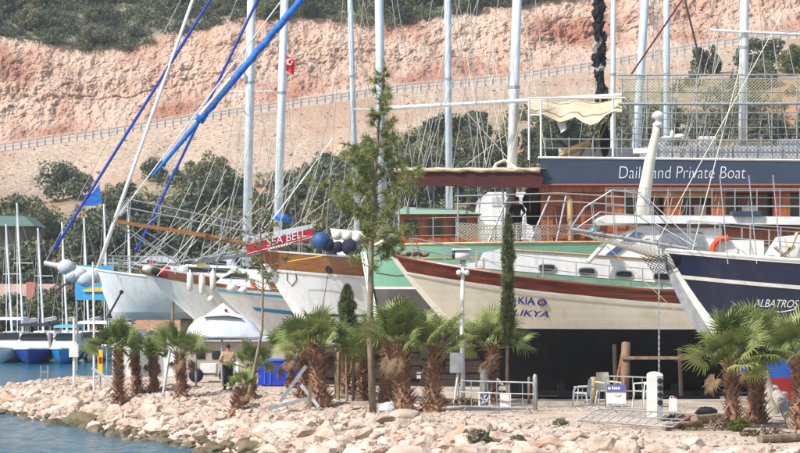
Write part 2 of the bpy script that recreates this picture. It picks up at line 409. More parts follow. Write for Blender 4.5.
S = np.arange(-20, 62, .22); T = np.concatenate([np.arange(-4, 8, .2), np.arange(8, 13.1, .5)])
SS, TT = np.meshgrid(S, T)
BX = A0[0]+DIR[0]*SS+NRM[0]*TT; BY = A0[1]+DIR[1]*SS+NRM[1]*TT
BZ = bank_z(BX, BY)
me = bpy.data.meshes.new('rock_bank'); idx = np.arange(BX.size).reshape(BX.shape)
q = np.stack([idx[:-1, :-1], idx[1:, :-1], idx[1:, 1:], idx[:-1, 1:]], -1).reshape(-1, 4)
me.from_pydata(np.stack([BX, BY, BZ], -1).reshape(-1, 3).tolist(), [], q.tolist()); me.materials.append(m_bank)
bank = bpy.data.objects.new('rock_bank', me); COL.objects.link(bank); bank['kind'] = 'structure'
def gz(X, Y):  # ground height anywhere on the land
    return float(bank_z(np.array([X]), np.array([Y]))[0]) if inland(X, Y) < 11 else QZ
def E(s, t): return A0+DIR*s+NRM*t
yd = MB()
zt = QZ-.012
p0 = E(-20, 12.4); p1 = E(62, 12.4)
poly = [Vector((x, y, zt)) for x, y in [(E(-7, 12.4)[0], E(-7, 12.4)[1])]+[(-12.9, 107.5), (-12.9, 199), (150, 199), (150, 40), (p1[0], p1[1])]]
yd.slab(poly, (0, 0, -3.5)); yd.build('yard_ground', m_yard, kind='structure')

# rocks : convex boulders
def rock_mesh(seed, n=26):
    r = random.Random(seed); bm = bmesh.new()
    for i in range(n):
        v = Vector((r.gauss(0, 1), r.gauss(0, 1), r.gauss(0, 1))).normalized()*r.uniform(.8, 1)
        bm.verts.new((v.x*.5, v.y*.5, v.z*.36))
    res = bmesh.ops.convex_hull(bm, input=bm.verts)
    bmesh.ops.delete(bm, geom=[g for g in res['geom_interior'] if isinstance(g, bmesh.types.BMVert)], context='VERTS')
    bmesh.ops.recalc_face_normals(bm, faces=bm.faces)
    me = bpy.data.meshes.new('stone')
    bm.to_mesh(me); bm.free(); return me
rm = []
for i in range(14):
    a = rock_mesh(i); a.materials.append(m_rock); rm.append(a)
rmr = [rock_mesh(i+40) for i in range(4)]
for a in rmr: a.materials.append(m_rockred)
rmw = [rock_mesh(i+60) for i in range(5)]
for a in rmw: a.materials.append(m_wetrock)
R = random.Random(11); rs_ = np.random.RandomState(12); NC = 44000
cs = rs_.uniform(-16, 55, NC); ctt = np.where(rs_.rand(NC) < .4, rs_.uniform(-.25, 2.2, NC), np.where(rs_.rand(NC) < .6, rs_.uniform(-.25, 4.2, NC), rs_.uniform(-.25, 6.5, NC)))
cX = A0[0]+DIR[0]*cs+NRM[0]*ctt; cY = A0[1]+DIR[1]*cs+NRM[1]*ctt; cZ = bank_z(cX, cY)
cpx = 400+F*cX/cY; cpy = Y0-F*(cZ-HC)/cY
cte = ctt-1.6*np.clip((cs-20)/12, 0, 1)
csz = np.where(cte < 2.0, .30, np.where(cte < 3.4, .23, .09))*(1+.25*np.clip((cs-15)/20, 0, 1))*np.exp(rs_.normal(-.15, .42, NC))
okc = (cpx > -15) & (cpx < 815) & (cpy > 370) & (cpy < 470)
cand = sorted(zip(csz[okc], cX[okc], cY[okc], cZ[okc], ctt[okc]), reverse=True)
kept = []; cells = {}
for c in cand:
    ci, cj = int(c[1]//1), int(c[2]//1); ok = True
    for di in (-1, 0, 1):
        for dj in (-1, 0, 1):
            for k in cells.get((ci+di, cj+dj), ()):
                if (c[1]-k[1])**2+(c[2]-k[2])**2 < (.34*(c[0]+k[0]))**2: ok = False; break
            if not ok: break
        if not ok: break
    if ok: kept.append(c); cells.setdefault((ci, cj), []).append(c)
print('rocks', len(kept))
st = MB(); swet = MB()
for i, (sz, X, Y, z, t) in enumerate(kept):
    rot = (R.uniform(-.4, .4), R.uniform(-.4, .4), R.uniform(0, 6.28))
    wet = z < .08 or (z < .25 and R.random() < .5)
    me = R.choice(rmw) if wet else (R.choice(rmr) if R.random() < .06 else R.choice(rm))
    sc = (sz*R.uniform(.85, 1.25), sz*R.uniform(.8, 1.1), sz*R.uniform(.6, 1.05)); loc = Vector((X, Y, z+sz*.04))
    if i < 300:
        o = bpy.data.objects.new('stone', me); COL.objects.link(o); o.parent = bank
        o.location = loc; o.rotation_euler = rot; o.scale = sc
    elif i < 6500:
        mt = Matrix.LocRotScale(loc, Quaternion((0, 0, 1), rot[2]) @ Quaternion((1, 0, 0), rot[0]), Vector(sc))
        (swet if wet else st).add([mt @ v.co for v in me.vertices], [tuple(p.vertices) for p in me.polygons])
# loose rubble higher up the bank
for k in range(2600):
    s = R.uniform(-14, 50); t = R.uniform(3, 12) if R.random() < .8 else R.uniform(3, 16)
    X, Y = E(s, t); sz = R.uniform(.04, .17)*(1.2 if t < 6 else .6); z = gz(X, Y)
    px, py = proj((X, Y, z))
    if not(-10 < px < 810 and py < 460): continue
    me = R.choice(rm); mt = Matrix.LocRotScale(Vector((X, Y, z+sz*.05)), Quaternion((0, 0, 1), R.uniform(0, 6.28)), Vector((sz*1.3, sz, sz)))
    st.add([mt @ v.co for v in me.vertices], [tuple(p.vertices) for p in me.polygons])
st.build('small_stones', m_rock, bank, kind='stuff')
if swet.v: swet.build('wet_stones', m_wetrock, bank, kind='stuff')
# ------------------------------------------------------------------ vegetation
def crown_mesh(name, seed, nclump, per, rx, rz, leaf, mat, base=0.15, aspect=1.5):
    r = np.random.RandomState(seed)
    V = []; 
    cl = []
    for i in range(nclump):
        while True:
            c = r.uniform(-1, 1, 3)
            if .25 < np.linalg.norm(c) < 1: break
        cl.append((c*np.array((rx, rx, rz))*.85+np.array((0, 0, rz*(1+base))), r.uniform(.14, .4)*rx))
    vs = []; fs = []
    for c, cr in cl:
        n = r.normal(size=(per, 3)); n /= np.linalg.norm(n, axis=1)[:, None]
        p = c+n*cr*(.55+.5*r.rand(per, 1))
        a = r.normal(size=(per, 3)); a /= np.linalg.norm(a, axis=1)[:, None]
        b = np.cross(a, n+.6*r.normal(size=(per, 3))); b /= np.linalg.norm(b, axis=1)[:, None]+1e-6
        l = leaf*(.6+.8*r.rand(per, 1))
        q = np.stack([p-a*l*aspect*.5, p+b*l*.4, p+a*l*aspect*.5, p-b*l*.4], 1)
        k = len(vs)*4
        vs.append(q.reshape(-1, 3))
    V = np.concatenate(vs); F_ = np.arange(len(V)).reshape(-1, 4)
    me = bpy.data.meshes.new(name); me.from_pydata(V.tolist(), [], F_.tolist()); me.materials.append(mat); return me
bushes = {}
for kind, mat in (('dark', m_leafd), ('olive', m_leafo), ('light', m_leafl)):
    bushes[kind] = [crown_mesh('scrub_bush', 100+i+len(kind)*7, 22, 170, 1.0, .8, .085, mat) for i in range(4)]
RB = random.Random(5)
def put_bush(px, py, D, r, kind, label, group, name='scrub_bush', z=None):
    o = bpy.data.objects.new(name, RB.choice(bushes[kind])); COL.objects.link(o)
    p = hill_hit(px, py) if z is None else P(px, py, D); o.location = p-Vector((0, 0, .25*r)) if z is None else (p.x, p.y, z)
    o.rotation_euler = (0, 0, RB.uniform(0, 6.28)); o.scale = (r*RB.uniform(.85, 1.3), r*RB.uniform(.85, 1.2), r*RB.uniform(.8, 1.2))
    return tag(o, label, 'bush', group)
# scrub on the slope above the cliff
def merged_bushes(name, spots, label, cat, kinds=('dark', 'olive')):
    """undergrowth nobody could count: one mesh of leaf clumps"""
    V = []
    r = np.random.RandomState(9)
    for (p, s_) in spots:
        n = 190; d = r.normal(size=(n, 3)); d /= np.linalg.norm(d, axis=1)[:, None]; d[:, 2] = np.abs(d[:, 2])
        c = np.array(p)+d*s_*(.5+.55*r.rand(n, 1))*(.8+.35*np.sin(d[:, :1]*5+s_*9)); a = r.normal(size=(n, 3)); a /= np.linalg.norm(a, axis=1)[:, None]
        b = np.cross(a, r.normal(size=(n, 3))); b /= np.linalg.norm(b, axis=1)[:, None]; l = .1*s_*(.7+.7*r.rand(n, 1))
        V.append(np.stack([c-a*l, c+b*l*.6, c+a*l, c-b*l*.6], 1).reshape(-1, 3))
    V = np.concatenate(V); me = bpy.data.meshes.new(name); me.from_pydata(V.tolist(), [], np.arange(len(V)).reshape(-1, 4).tolist())
    me.materials.append(m_under); o = bpy.data.objects.new(name, me); COL.objects.link(o); tag(o, label, cat, None, 'stuff')
m_under = M('undergrowth_leaf', G(106,112,84), G(82,90,68), scale=.22, rough=.7, trans=.2, spec=.2, c3=G(138,134,100), scale3=.12, lo3=.52, hi3=.66)
n = 0
LB_UP = 'dark scrub bush growing on the rocky slope above the red cliff'
under = []
for k in range(5000):
    px = RB.uniform(-15, 620); c = float(yc(px)); py = RB.uniform(-24, c+3)
    if c < -6: continue
    D = 0
    if RB.random() < .3 and py > c-12: continue
    if n < 130:
        put_bush(px, py+2, D, RB.uniform(1.3, 2.6), RB.choice(['dark', 'dark', 'olive']) if RB.random() > .05 else 'light', LB_UP, 'scrub above the cliff'); n += 1
    elif len(under) < 1500: under.append((hill_hit(px, py), RB.uniform(.7, 1.9)))
for k in range(70):   # tufts along the ledge and foot of the cliff
    px = RB.uniform(0, 620); f = RB.choice([.47, .47, RB.uniform(.05, .95)]); py = lerp(float(yf(px)), float(yc(px)), f); under.append((hill_hit(px, py), RB.uniform(.25, .6)))
LB_LO = 'dark green bush in the dense thicket on the hillside below the gravel slope'
n = 0; g2 = []
for k in range(4000):
    px = RB.uniform(-20, 820); t0 = float(yb(px)); u = RB.random()**.85; py = lerp(t0+2, 300, u)
    z0, z1 = zrow(300, 226.), float(np.interp(px, PXS, zb))
    zz = zrow(py, lerp(DB, 226., u)); f = (zz-z0)/(z1-z0); D = lerp(226., DB, f)
    if px < 100 and 198 < py < 216 and RB.random() < .75: continue
    if 190 < px < 250 and py < 190 and RB.random() < .6: continue
    if n < 165 and k % 3 == 0:
        r = RB.uniform(2.2, 4.0)*(.62 if u < .12 else 1)
        kd = 'olive' if RB.random() < (.5 if px > 560 else .25) else ('light' if RB.random() < .05 else 'dark')
        put_bush(px, py+r*4, D, r, kd, LB_LO, 'hillside thicket', 'thicket_bush'); n += 1
    elif len(g2) < 850: g2.append((hill_hit(px, py+2), RB.uniform(.9, 2.2)))
merged_bushes('scrub_undergrowth', under, 'low grey green scrub scattered over the cliff and the slope above it', 'scrub')
merged_bushes('thicket_undergrowth', g2, 'dense low undergrowth covering the hillside behind the boats', 'undergrowth')
for px, py, r, lb in ((762, 72, 3.3, 'large dark bush beside the tall mast high on the gravel slope'), (793, 74, 2.6, 'yellowish green bush at right edge of the gravel slope'), (706, 76, 2.4, 'rounded dark bush on gravel slope left of the tall pale mast'),
                      (155, 182, 1.8, 'lone round bush left of blue furled sails at foot of gravel slope'), (187, 184, 2.2, 'lone dark bush right of blue furled sails at foot of gravel slope'), (66, 200, 3.4, 'broad grey green bush under the gravel slope at far left')):
    put_bush(px, py, 296, r, 'light' if 'yellow' in lb else 'dark', lb, None)

# ---- fan palms
def fan_leaf(seed, dead=False):
    r = random.Random(seed); mb = MB()
    pl = .85; up = r.uniform(.05, .15)
    hub = Vector((pl, 0, 0))
    mb.tube([(0, 0, 0), (pl*.5, 0, .03), (pl, 0, 0)], [.03, .018, .012], 4)
    nseg = 26; span = math.radians(250)
    for i in range(nseg):
        a = -span/2+span*i/(nseg-1); L = .82*(.72+.28*math.cos(a*.75))*r.uniform(.88, 1.1)
        d = Vector((math.cos(a), math.sin(a), 0)); sd = Vector((-d.y, d.x, 0)); w = .027
        lift = .16*abs(math.sin(a)); 
        p1 = hub+d*L*.42+Vector((0, 0, lift*.55)); p2 = hub+d*L*.74+Vector((0, 0, lift*.6-.05)); dr = r.uniform(.05, .26)
        p3 = hub+d*L*.95+Vector((0, 0, lift*.4-dr))+sd*r.uniform(-.05, .05)
        z = Vector((0, 0, .022))
        mb.add([hub, p1-sd*w*1.35, p1+z, p1+sd*w*1.35, p2-sd*w*.75, p2+z*.5, p2+sd*w*.75, p3],
               [(0, 1, 2), (0, 2, 3), (1, 4, 5, 2), (2, 5, 6, 3), (4, 7, 5), (5, 7, 6)])
    return mb
m_palm = M('palm_leaf', G(132,142,80), G(102,116,62), scale=2, rough=.42, rnd=.22, trans=.3, spec=.3)
m_palmy = M('palm_leaf_pale', G(166,170,108), G(136,148,86), scale=2, rough=.42, rnd=.2, trans=.3, spec=.3)
m_boot = M('palm_leaf_base', G(148,112,92), G(108,78,62), scale=5, rough=.9, c3=G(170,130,96), scale3=3, lo3=.5, hi3=.7)
m_deadl = M('dry_palm_leaf', G(140,116,84), G(108,86,62), scale=3, rough=.9, trans=.15)
leafm = []
for i in range(6):
    o = fan_leaf(i).build('leaf', m_palm); leafm.append(o.data); bpy.data.objects.remove(o)
leafy = []
for i in range(3):
    o = fan_leaf(i+20).build('leaf', m_palmy); leafy.append(o.data); bpy.data.objects.remove(o)
leafdd = []
for i in range(2):
    o = fan_leaf(i+30).build('dry_leaf', m_deadl); leafdd.append(o.data); bpy.data.objects.remove(o)
def palm(px, pyb, pyt, wtr, crown, n, label, seed, lean=0, young=False):
    r = random.Random(seed*13+5); lean += r.uniform(-4, 4); low = r.uniform(-12, 16); n = int(n*r.uniform(.72, 1.05)); pale = r.uniform(.2, .6); D = Dg(pyb); b = ground_of(px, D, 0); b.z = gz(b.x, b.y)-.03
    top = P(px+lean, pyt, D); H = top.z-b.z; w = wtr/F*D/2
    t = thing('fan_palm', label, 'palm tree', b, 'fan palms along the waterfront')
    tr = MB(); k = 9
    axis = [b.lerp(top, i/k)+Vector((math.sin(i*.7+seed)*.03, 0, 0)) for i in range(k+1)]
    tr.tube(axis, [w*(1.0 if i < 2 else .78-.02*i)*r.uniform(.93, 1.07) for i in range(k+1)], 10)
    tr.build('trunk', m_boot, t)
    bt = MB(); nb = int(70+H*55)
    for i in range(nb):
        f = (i+.5)/nb; a = i*2.4+r.uniform(-.2, .2); c = b.lerp(top, f)
        rr = w*(1.05 if f < .2 else .85)*(1+.5*max(0, .35-f)); d = Vector((math.cos(a), math.sin(a), 0)); s_ = Vector((-d.y, d.x, 0))
        L = r.uniform(.12, .3)*(1.2 if f < .3 else .9); dn = r.choice([1, 1, .7, -.5, -.9]) if f < .45 else r.choice([1, .9, .6])
        p0 = c+d*rr*.7; p1 = c+d*(rr+L*.55)+Vector((0, 0, L*dn*.8)); ww = r.uniform(.03, .06)
        bt.add([p0-s_*ww, p0+s_*ww, p1+s_*ww*.5, p1-s_*ww*.5, p0-s_*ww+Vector((0, 0, -.05)), p0+s_*ww+Vector((0, 0, -.05))], [(0, 1, 2, 3), (4, 5, 2, 3), (0, 3, 4), (1, 5, 2)])
    bt.build('leaf_bases', m_boot, t, kind='stuff')
    sc0 = crown/F*D/(1.82 if 280 < px < 520 or px > 700 else 2.0)*r.uniform(.92, 1.06)
    for i in range(n):
        f = i/(n-1); a = i*2.399+r.uniform(-.3, .3)
        el = math.radians(lerp(86, low if not young else 14, f**r.uniform(.8, 1.1))+r.uniform(-9, 9))
        me = r.choice(leafm) if r.random() > pale else r.choice(leafy)
        nm = 'leaf'
        if f > .84 and r.random() < .55: me = r.choice(leafdd); nm = 'dry_leaf'; el = math.radians(r.uniform(-75, -35))
        o = bpy.data.objects.new(nm, me); COL.objects.link(o); o.parent = t
        o.location = top-b+Vector((math.cos(a)*w*.4, math.sin(a)*w*.4, -.12*f))
        s = sc0*r.uniform(.62, 1.22)*(.75 if nm == 'dry_leaf' else 1); o.scale = (s, s, s)
        q = Quaternion((0, 0, 1), a) @ Quaternion((0, 1, 0), -el) @ Quaternion((1, 0, 0), r.uniform(-1.0, 1.0))
        o.rotation_mode = 'QUATERNION'; o.rotation_quaternion = q
    return t
palm(119, 389, 350, 12, 42, 24, 'leftmost fan palm on the bank, first of a row of three', 1, 2)
palm(138, 387, 352, 9, 34, 20, 'slim fan palm in the middle of the three palms at left', 2)
palm(154, 388, 356, 9, 30, 20, 'fan palm with slender red trunk, right one of three at left', 3)
palm(183, 393, 354, 12, 42, 24, 'lone fan palm just right of the three grouped palms', 4)
palm(236, 402, 388, 13, 30, 14, 'low young fan palm in front of man in tan shirt', 5, 2, True)
palm(251, 396, 366, 11, 34, 20, 'small fan palm beside the blue container', 6)
palm(291, 388, 352, 9, 38, 22, 'fan palm standing behind the leaning grey beams', 7)
palm(320, 404, 344, 22, 50, 30, 'stout fan palm with shaggy trunk beside leaning grey beams', 8, -2)
palm(346, 394, 346, 9, 36, 22, 'fan palm behind the pine trunk, left side', 9)
palm(304, 398, 350, 14, 40, 22, 'fan palm close behind the shaggy palm at the beams', 21, -2)
palm(362, 400, 348, 12, 36, 20, 'fan palm directly left of the thin pine trunk', 22, -1)
palm(386, 402, 340, 16, 44, 26, 'fan palm just right of the thin pine trunk', 10, 2)
palm(405, 411, 342, 20, 46, 28, 'middle fan palm of the cluster right of pine trunk', 11, -3)
palm(432, 411, 346, 18, 44, 26, 'fan palm beside the camera pole, rightmost of its cluster', 12, 3)
palm(491, 402, 346, 13, 50, 26, 'fan palm below the cypress behind the steel barrier', 13)
palm(734, 428, 362, 16, 64, 30, 'tall fan palm with red shaggy trunk below the navy bow', 14, -2)
palm(757, 424, 354, 20, 58, 28, 'shorter shaggy fan palm close behind the tall palm at right', 15, 2)
palm(802, 430, 356, 18, 56, 28, 'fan palm cut by right edge of the picture', 16)

# ---- thin pine, feathery young tree, cypress, columnar shrub
def needles(mb, c, d, n, L, r, spread=1.0, w=.006):
    for i in range(n):
        v = (d*.6+Vector((r.gauss(0, spread), r.gauss(0, spread), r.gauss(0, spread))).normalized()).normalized()
        s = v.cross(Vector((r.gauss(0, 1), r.gauss(0, 1), r.gauss(0, 1)))); s.normalize()
        l = L*r.uniform(.7, 1.15)
        mb.add([c-s*w, c+s*w, c+v*l], [(0, 1, 2)])
m_pine = M('pine_needle', G(146,150,86), G(116,126,68), scale=3, rough=.6, trans=.3, c3=G(156,156,96), scale3=1.2, lo3=.5, hi3=.7)
m_pinebark = M('pine_bark', G(150,134,112), G(110,96,80), scale=8, rough=.9, bump=.01, bscale=15, stretch=(1, 1, .3))
def conifer(name, label, pts, D, r0, r1, y_lo, y_hi, prof, nbr, needle_l, seed, mat, dens=22, nw=.009, tufts=1.0, upang=.5, group=None):
    r = random.Random(seed)
    b = P(*pts[0], D); b.z = gz(b.x, b.y)-.05
    t = thing(name, label, 'tree', b, group)
    ax = [b]+[P(x, y, D)+Vector((0, r.uniform(-.1, .1), 0)) for x, y in pts[1:]]
    tr = MB(); tr.tube(ax, [lerp(r0, r1, i/(len(ax)-1)) for i in range(len(ax))], 8); tr.build('trunk', m_pinebark, t, smooth=True)
    br = MB(); nd = MB()
    ys = [p[1] for p in pts]; 
    for i in range(nbr):
        f = (i+r.random())/nbr; py = lerp(y_lo, y_hi, f); px = interp(py, ys[::-1], [p[0] for p in pts][::-1])
        c = P(px, py, D); L = interp(f, [0, .2, .35, .6, 1], prof)*r.uniform(.5, 1.15); a = r.uniform(0, 6.28)
        el = upang*r.uniform(.3, 1.5); d = Vector((math.cos(a)*math.cos(el), math.sin(a)*math.cos(el), math.sin(el)))
        e = c+d*L+Vector((0, 0, .15*L)); br.tube([c, c.lerp(e, .5)+Vector((0, 0, -.04*L)), e], [.018, .012, .006], 4, False)
        for k in range(max(2, int(L*7*tufts))):
            u = r.uniform(.2, 1)**.7; q = c.lerp(e, u)
            sd = Vector((r.gauss(0, 1), r.gauss(0, 1), r.gauss(0, .6))).normalized()*r.uniform(0, .34)*L*u
            q2 = q+sd; 
            if sd.length > .1: br.tube([q, q2], .005, 3, False)
            needles(nd, q2, d, dens, needle_l, r, .8, nw)
    needles(nd, P(*pts[-1], D), Vector((0, 0, 1)), dens, needle_l, r)
    br.build('branches', m_pinebark, t, kind='stuff'); nd.build('crown', mat, t)
    return t
Dp = Dg(410)
conifer('pine_tree', 'tall thin young pine with sparse crown and bare pale trunk', [(373, 410), (370, 330), (371, 260), (374, 190), (379, 120), (384, 62)], Dp, .125, .02, 272, 72,
        [.9, 2.0, 1.85, .8, .25], 66, .28, 3, m_pine, 26, .013, 1.3, .55)
Dw = Dg(399)
m_feather = M('feathery_leaf', G(134,136,70), G(106,114,58), scale=3, rough=.6, trans=.35)
conifer('young_tree', 'slender young tree with wispy yellow green leaves before the crimson board', [(246, 399), (252, 380), (262, 330), (263, 280), (261, 240), (258, 196)], Dw, .075, .01, 292, 200,
        [1.0, 1.25, 1.0, .8, .35], 34, .17, 8, m_feather, 14, .013, .8, .4)
def column_tree(name, label, px, pyb, py0, py1, wpx, seed, mat, stem_r):
    r = np.random.RandomState(seed); D = Dg(pyb); b = ground_of(px, D, 0); b.z = gz(b.x, b.y)-.03
    t = thing(name, label, 'tree', b)
    tr = MB(); tr.tube([b, P(px-1, (pyb+py1)/2, D), P(px+1, py0+10, D)], [stem_r, stem_r*.8, .01], 7); tr.build('trunk', m_pinebark, t)
    n = 5200; u = r.rand(n); H = (py1-py0)/F*D; W = wpx/F*D/2
    rad = np.interp(u, [0, .05, .3, .7, .93, 1], [.25, .75, 1, .9, .45, .02])*W*(1+.25*np.sin(u*38+r.rand()*6)*.6)
    a = r.rand(n)*6.283; rr = rad*np.sqrt(r.rand(n))*(.5+.85*vnoise(a*2, u*16))
    base = P(px, py1, D)
    c = np.stack([base.x+rr*np.cos(a), base.y+rr*np.sin(a), base.z+u*H], 1)
    d = np.stack([np.cos(a)*.5, np.sin(a)*.5, np.full(n, 1.)], 1)+r.normal(size=(n, 3))*.45; d /= np.linalg.norm(d, axis=1)[:, None]
    s = np.cross(d, r.normal(size=(n, 3))); s /= np.linalg.norm(s, axis=1)[:, None]
    q = np.stack([c-s*.022, c+s*.022, c+d*.14], 1).reshape(-1, 3)
    me = bpy.data.meshes.new('crown'); o_ = OFF[t.name]; q = q-np.array(o_)
    me.from_pydata(q.tolist(), [], np.arange(len(q)).reshape(-1, 3).tolist()); me.materials.append(mat)
    o = bpy.data.objects.new('crown', me); COL.objects.link(o); o.parent = t
m_cyp = M('cypress_leaf', G(118,126,82), G(88,98,64), scale=3, rough=.7, trans=.25)
column_tree('cypress_tree', 'narrow columnar cypress in front of the cream hull lettering', 508, 404, 215, 345, 13.5, 2, m_cyp, .07)
column_tree('columnar_shrub', 'small dark upright conifer among the palms left of pine trunk', 347, 400, 286, 352, 18, 5, m_cyp, .05)
# low plants on the bank
def low_plant(px, py, r, label, kind='light', seed=0):
    D = Dg(py, 1.15); b = ground_of(px, D, 0); b.z = gz(b.x, b.y)
    o = bpy.data.objects.new('bank_plant', bushes[kind][seed % 4]); COL.objects.link(o); o.location = b-Vector((0, 0, r*.3)); o.scale = (r*1.2, r, r*.8); tag(o, label, 'plant')
low_plant(482, 437, .42, 'green leafy weed on rocks in front of steel barrier', 'olive', 0)
low_plant(500, 443, .3, 'dark low weed beside the leafy weed on the rocks', 'dark', 1)
low_plant(520, 442, .28, 'small green tuft right of the leafy weed on the rocks', 'olive', 2)
low_plant(560, 433, .22, 'small flat grass tuft on bare rubble left of fallen barrier', 'olive', 3)
low_plant(738, 440, .34, 'round yellow green clump at foot of tall right palm', 'light', 1)
low_plant(440, 412, .28, 'green weed at foot of the shaggy palm trunk', 'olive', 3)
m_dry = M('dry_litter', G(128,104,78), G(92,74,56), scale=4, rough=.95)
def litter(px, py, r, label, seed):
    rr = random.Random(seed); D = Dg(py, 1.3); b = ground_of(px, D, 0); b.z = gz(b.x, b.y); mb = MB()
    for i in range(240):
        a = rr.uniform(0, 6.28); q = rr.random()**.5*r; c = b+Vector((math.cos(a)*q*1.5, math.sin(a)*q, rr.uniform(0, .7*r)*(1-q/r*.8)))
        d = Vector((rr.gauss(0, 1), rr.gauss(0, 1), rr.gauss(0, .5))).normalized(); s = d.cross(Vector((0, .3, 1))).normalized(); l = rr.uniform(.12, .35); w_ = rr.uniform(.012, .04)
        mb.add([c-d*l*.5-s*w_, c-d*l*.5+s*w_, c+d*l*.5+s*w_*.3, c+d*l*.5-s*w_*.3], [(0, 1, 2, 3)])
    o = mb.build('dry_leaf_pile', m_dry); tag(o, label, 'leaf pile')
litter(712, 433, .6, 'brown heap of dry palm leaves left of tall right palm', 1)
litter(680, 424, .4, 'dry brown leaf pile behind the electric pedestal', 2)
litter(768, 440, .5, 'dry palm leaf litter right of tall palm at the right', 3)
litter(462, 408, .45, 'dry twigs heaped at the foot of the camera pole', 4)
# ------------------------------------------------------------------ boats
class Hull:
    """bow at local x=0, stern at x=L; local y towards the camera; real-world z"""
    def __init__(s, px, D, L, B, zb, zm, zs, zk, zw, rake, srake=1.0, ang=0.0, pbow=1.15, pmid=.34, full=.5, nose=.05, bulw=.7, stern_w=.72):
        s.X0 = (px-400)/F*D; s.D = D; s.L = L; s.B = B; s.zb, s.zm, s.zs, s.zk, s.zw = zb, zm, zs, zk, zw
        s.rake, s.srake, s.ang, s.pbow, s.pmid, s.full, s.nose, s.bulw, s.stern_w = rake, srake, ang, pbow, pmid, full, nose, bulw, stern_w
        s.ca, s.sa = math.cos(ang), math.sin(ang)
    def W(s, x, y, z): return Vector((s.X0+x*s.ca+y*s.sa, s.D+x*s.sa-y*s.ca, z))
    def sheer(s, t): return s.zm+(s.zb-s.zm)*max(0, 1-t/.65)**2+(s.zs-s.zm)*max(0, (t-.65)/.35)**2
    def hb(s, t):
        a = min(1, t/s.full); f = (1-(1-a)**2.2)**.85
        if t > .6: f *= 1-(1-s.stern_w)*((t-.6)/.4)**2
        return max(s.nose, s.B/2*f)
    def pt(s, t, u, side=1, out=0):
        p = lerp(s.pbow, s.pmid, min(1, t/.42)**.8); u = max(0, min(1, u))
        y = max(s.nose*.8, s.hb(t)*u**p)
        xs = s.rake*(1-u)**1.1; xe = s.L-s.srake*(1-u)
        return s.W(lerp(xs, xe, t)-out*.3*(1-t)**4, side*(y+out), lerp(s.zk, s.sheer(t), u))
    def u_at(s, t, z): return (z-s.zk)/(s.sheer(t)-s.zk)
    def ts(s, n=34): return [(i/n)**1.5 for i in range(n+1)]
    def band(s, lo, hi, k=4, out=0, n=34, t0=0, t1=1, sides=(1, -1), cap=True):
        """strip of hull between two height functions of t"""
        mb = MB(); T = [t for t in s.ts(n) if t0 <= t <= t1]
        for sd in sides:
            rows = []
            for t in T:
                a, b = s.u_at(t, lo(t)), s.u_at(t, hi(t)); rows.append([s.pt(t, lerp(a, b, j/k), sd, out) for j in range(k+1)])
            mb.grid(rows)
        if cap and len(sides) == 2:
            for t in ([T[0]] if t0 == 0 else [])+([T[-1]] if t1 == 1 else []):
                a, b = s.u_at(t, lo(t)), s.u_at(t, hi(t))
                mb.grid([[s.pt(t, lerp(a, b, j/k), 1, out) for j in range(k+1)], [s.pt(t, lerp(a, b, j/k), -1, out) for j in range(k+1)]])
        return mb
    def rail(s, dz, r, out=0, n=34, t0=0, t1=1, sides=(1, -1), flat=1):
        mb = MB()
        for sd in sides:
            mb.tube([s.pt(t, s.u_at(t, s.sheer(t)+min(0, dz)), sd, out)+Vector((0, 0, max(0, dz))) for t in s.ts(n) if t0 <= t <= t1], r, 6)
        return mb
    def deck(s, dz, mat, root, name='deck', n=24):
        mb = MB(); rows = []
        for t in s.ts(n):
            u = s.u_at(t, s.sheer(t)-dz); rows.append([s.pt(t, u, 1, -.03), s.pt(t, u, -1, -.03)])
        mb.grid(rows); return mb.build(name, mat, root)
    def stem(s, w, d, mat, root, u0=.02, u1=1.0, name='stem_post', fwd=.12):
        mb = MB(); k = 10; ring = []
        for i in range(k+1):
            u = lerp(u0, u1, i/k); x = s.rake*max(0, 1-u)**1.1; z = lerp(s.zk, s.zb, u)
            ring.append([s.W(x-fwd, w/2*.5, z), s.W(x+d, w/2+.02+s.nose, z), s.W(x+d, -w/2-s.nose, z), s.W(x-fwd, -w/2*.5, z)])
        for i in range(k):
            a, b = ring[i], ring[i+1]; mb.hexa([a[0], a[1], a[2], a[3], b[0], b[1], b[2], b[3]])
        return mb.build(name, mat, root)
    def find(s, X, z, side=1, out=.02):      # hull surface point at world X and z
        lo, hi = 0., 1.
        for _ in range(30):
            m = (lo+hi)/2
            if s.pt(m, s.u_at(m, z), side).x < X: lo = m
            else: hi = m
        return s.pt(lo, s.u_at(lo, z), side, out)
    def stanchions(s, root, n, h, t0, t1, r=.022, sides=(1, -1), wires=(1.0, .5), mat=None, inset=-.1):
        mat = mat or m_steel
        for sd in sides:
            ps = []
            for i in range(n):
                t = lerp(t0, t1, i/(n-1)); p = s.pt(t, 1, sd, inset); ps.append(p)
                MB().tube([p-Vector((0, 0, .05)), p+Vector((0, 0, h))], r, 5).build('stanchion', mat, root)
            for w in wires: MB().tube([p+Vector((0, 0, h*w)) for p in ps], r*.6, 4).build('guard_rail', mat, root)
    def keel_props(s, root, ts, mat=None):   # timber shores under the hull
        for t in ts:
            p = s.pt(t, .45, 1, .0); g = Vector((p.x, p.y-.5, QZ))
            MB().tube([g, p+Vector((0, -.05, 0))], .09, 7).build('prop', mat or m_oldwood, root)
        for t in (.3, .5, .7):
            p = s.W(s.L*t, 0, 0); MB().box((p.x, p.y, (QZ+s.zk)/2), (.6, 1.2, s.zk-QZ+.02)).build('keel_block', m_oldwood, root)
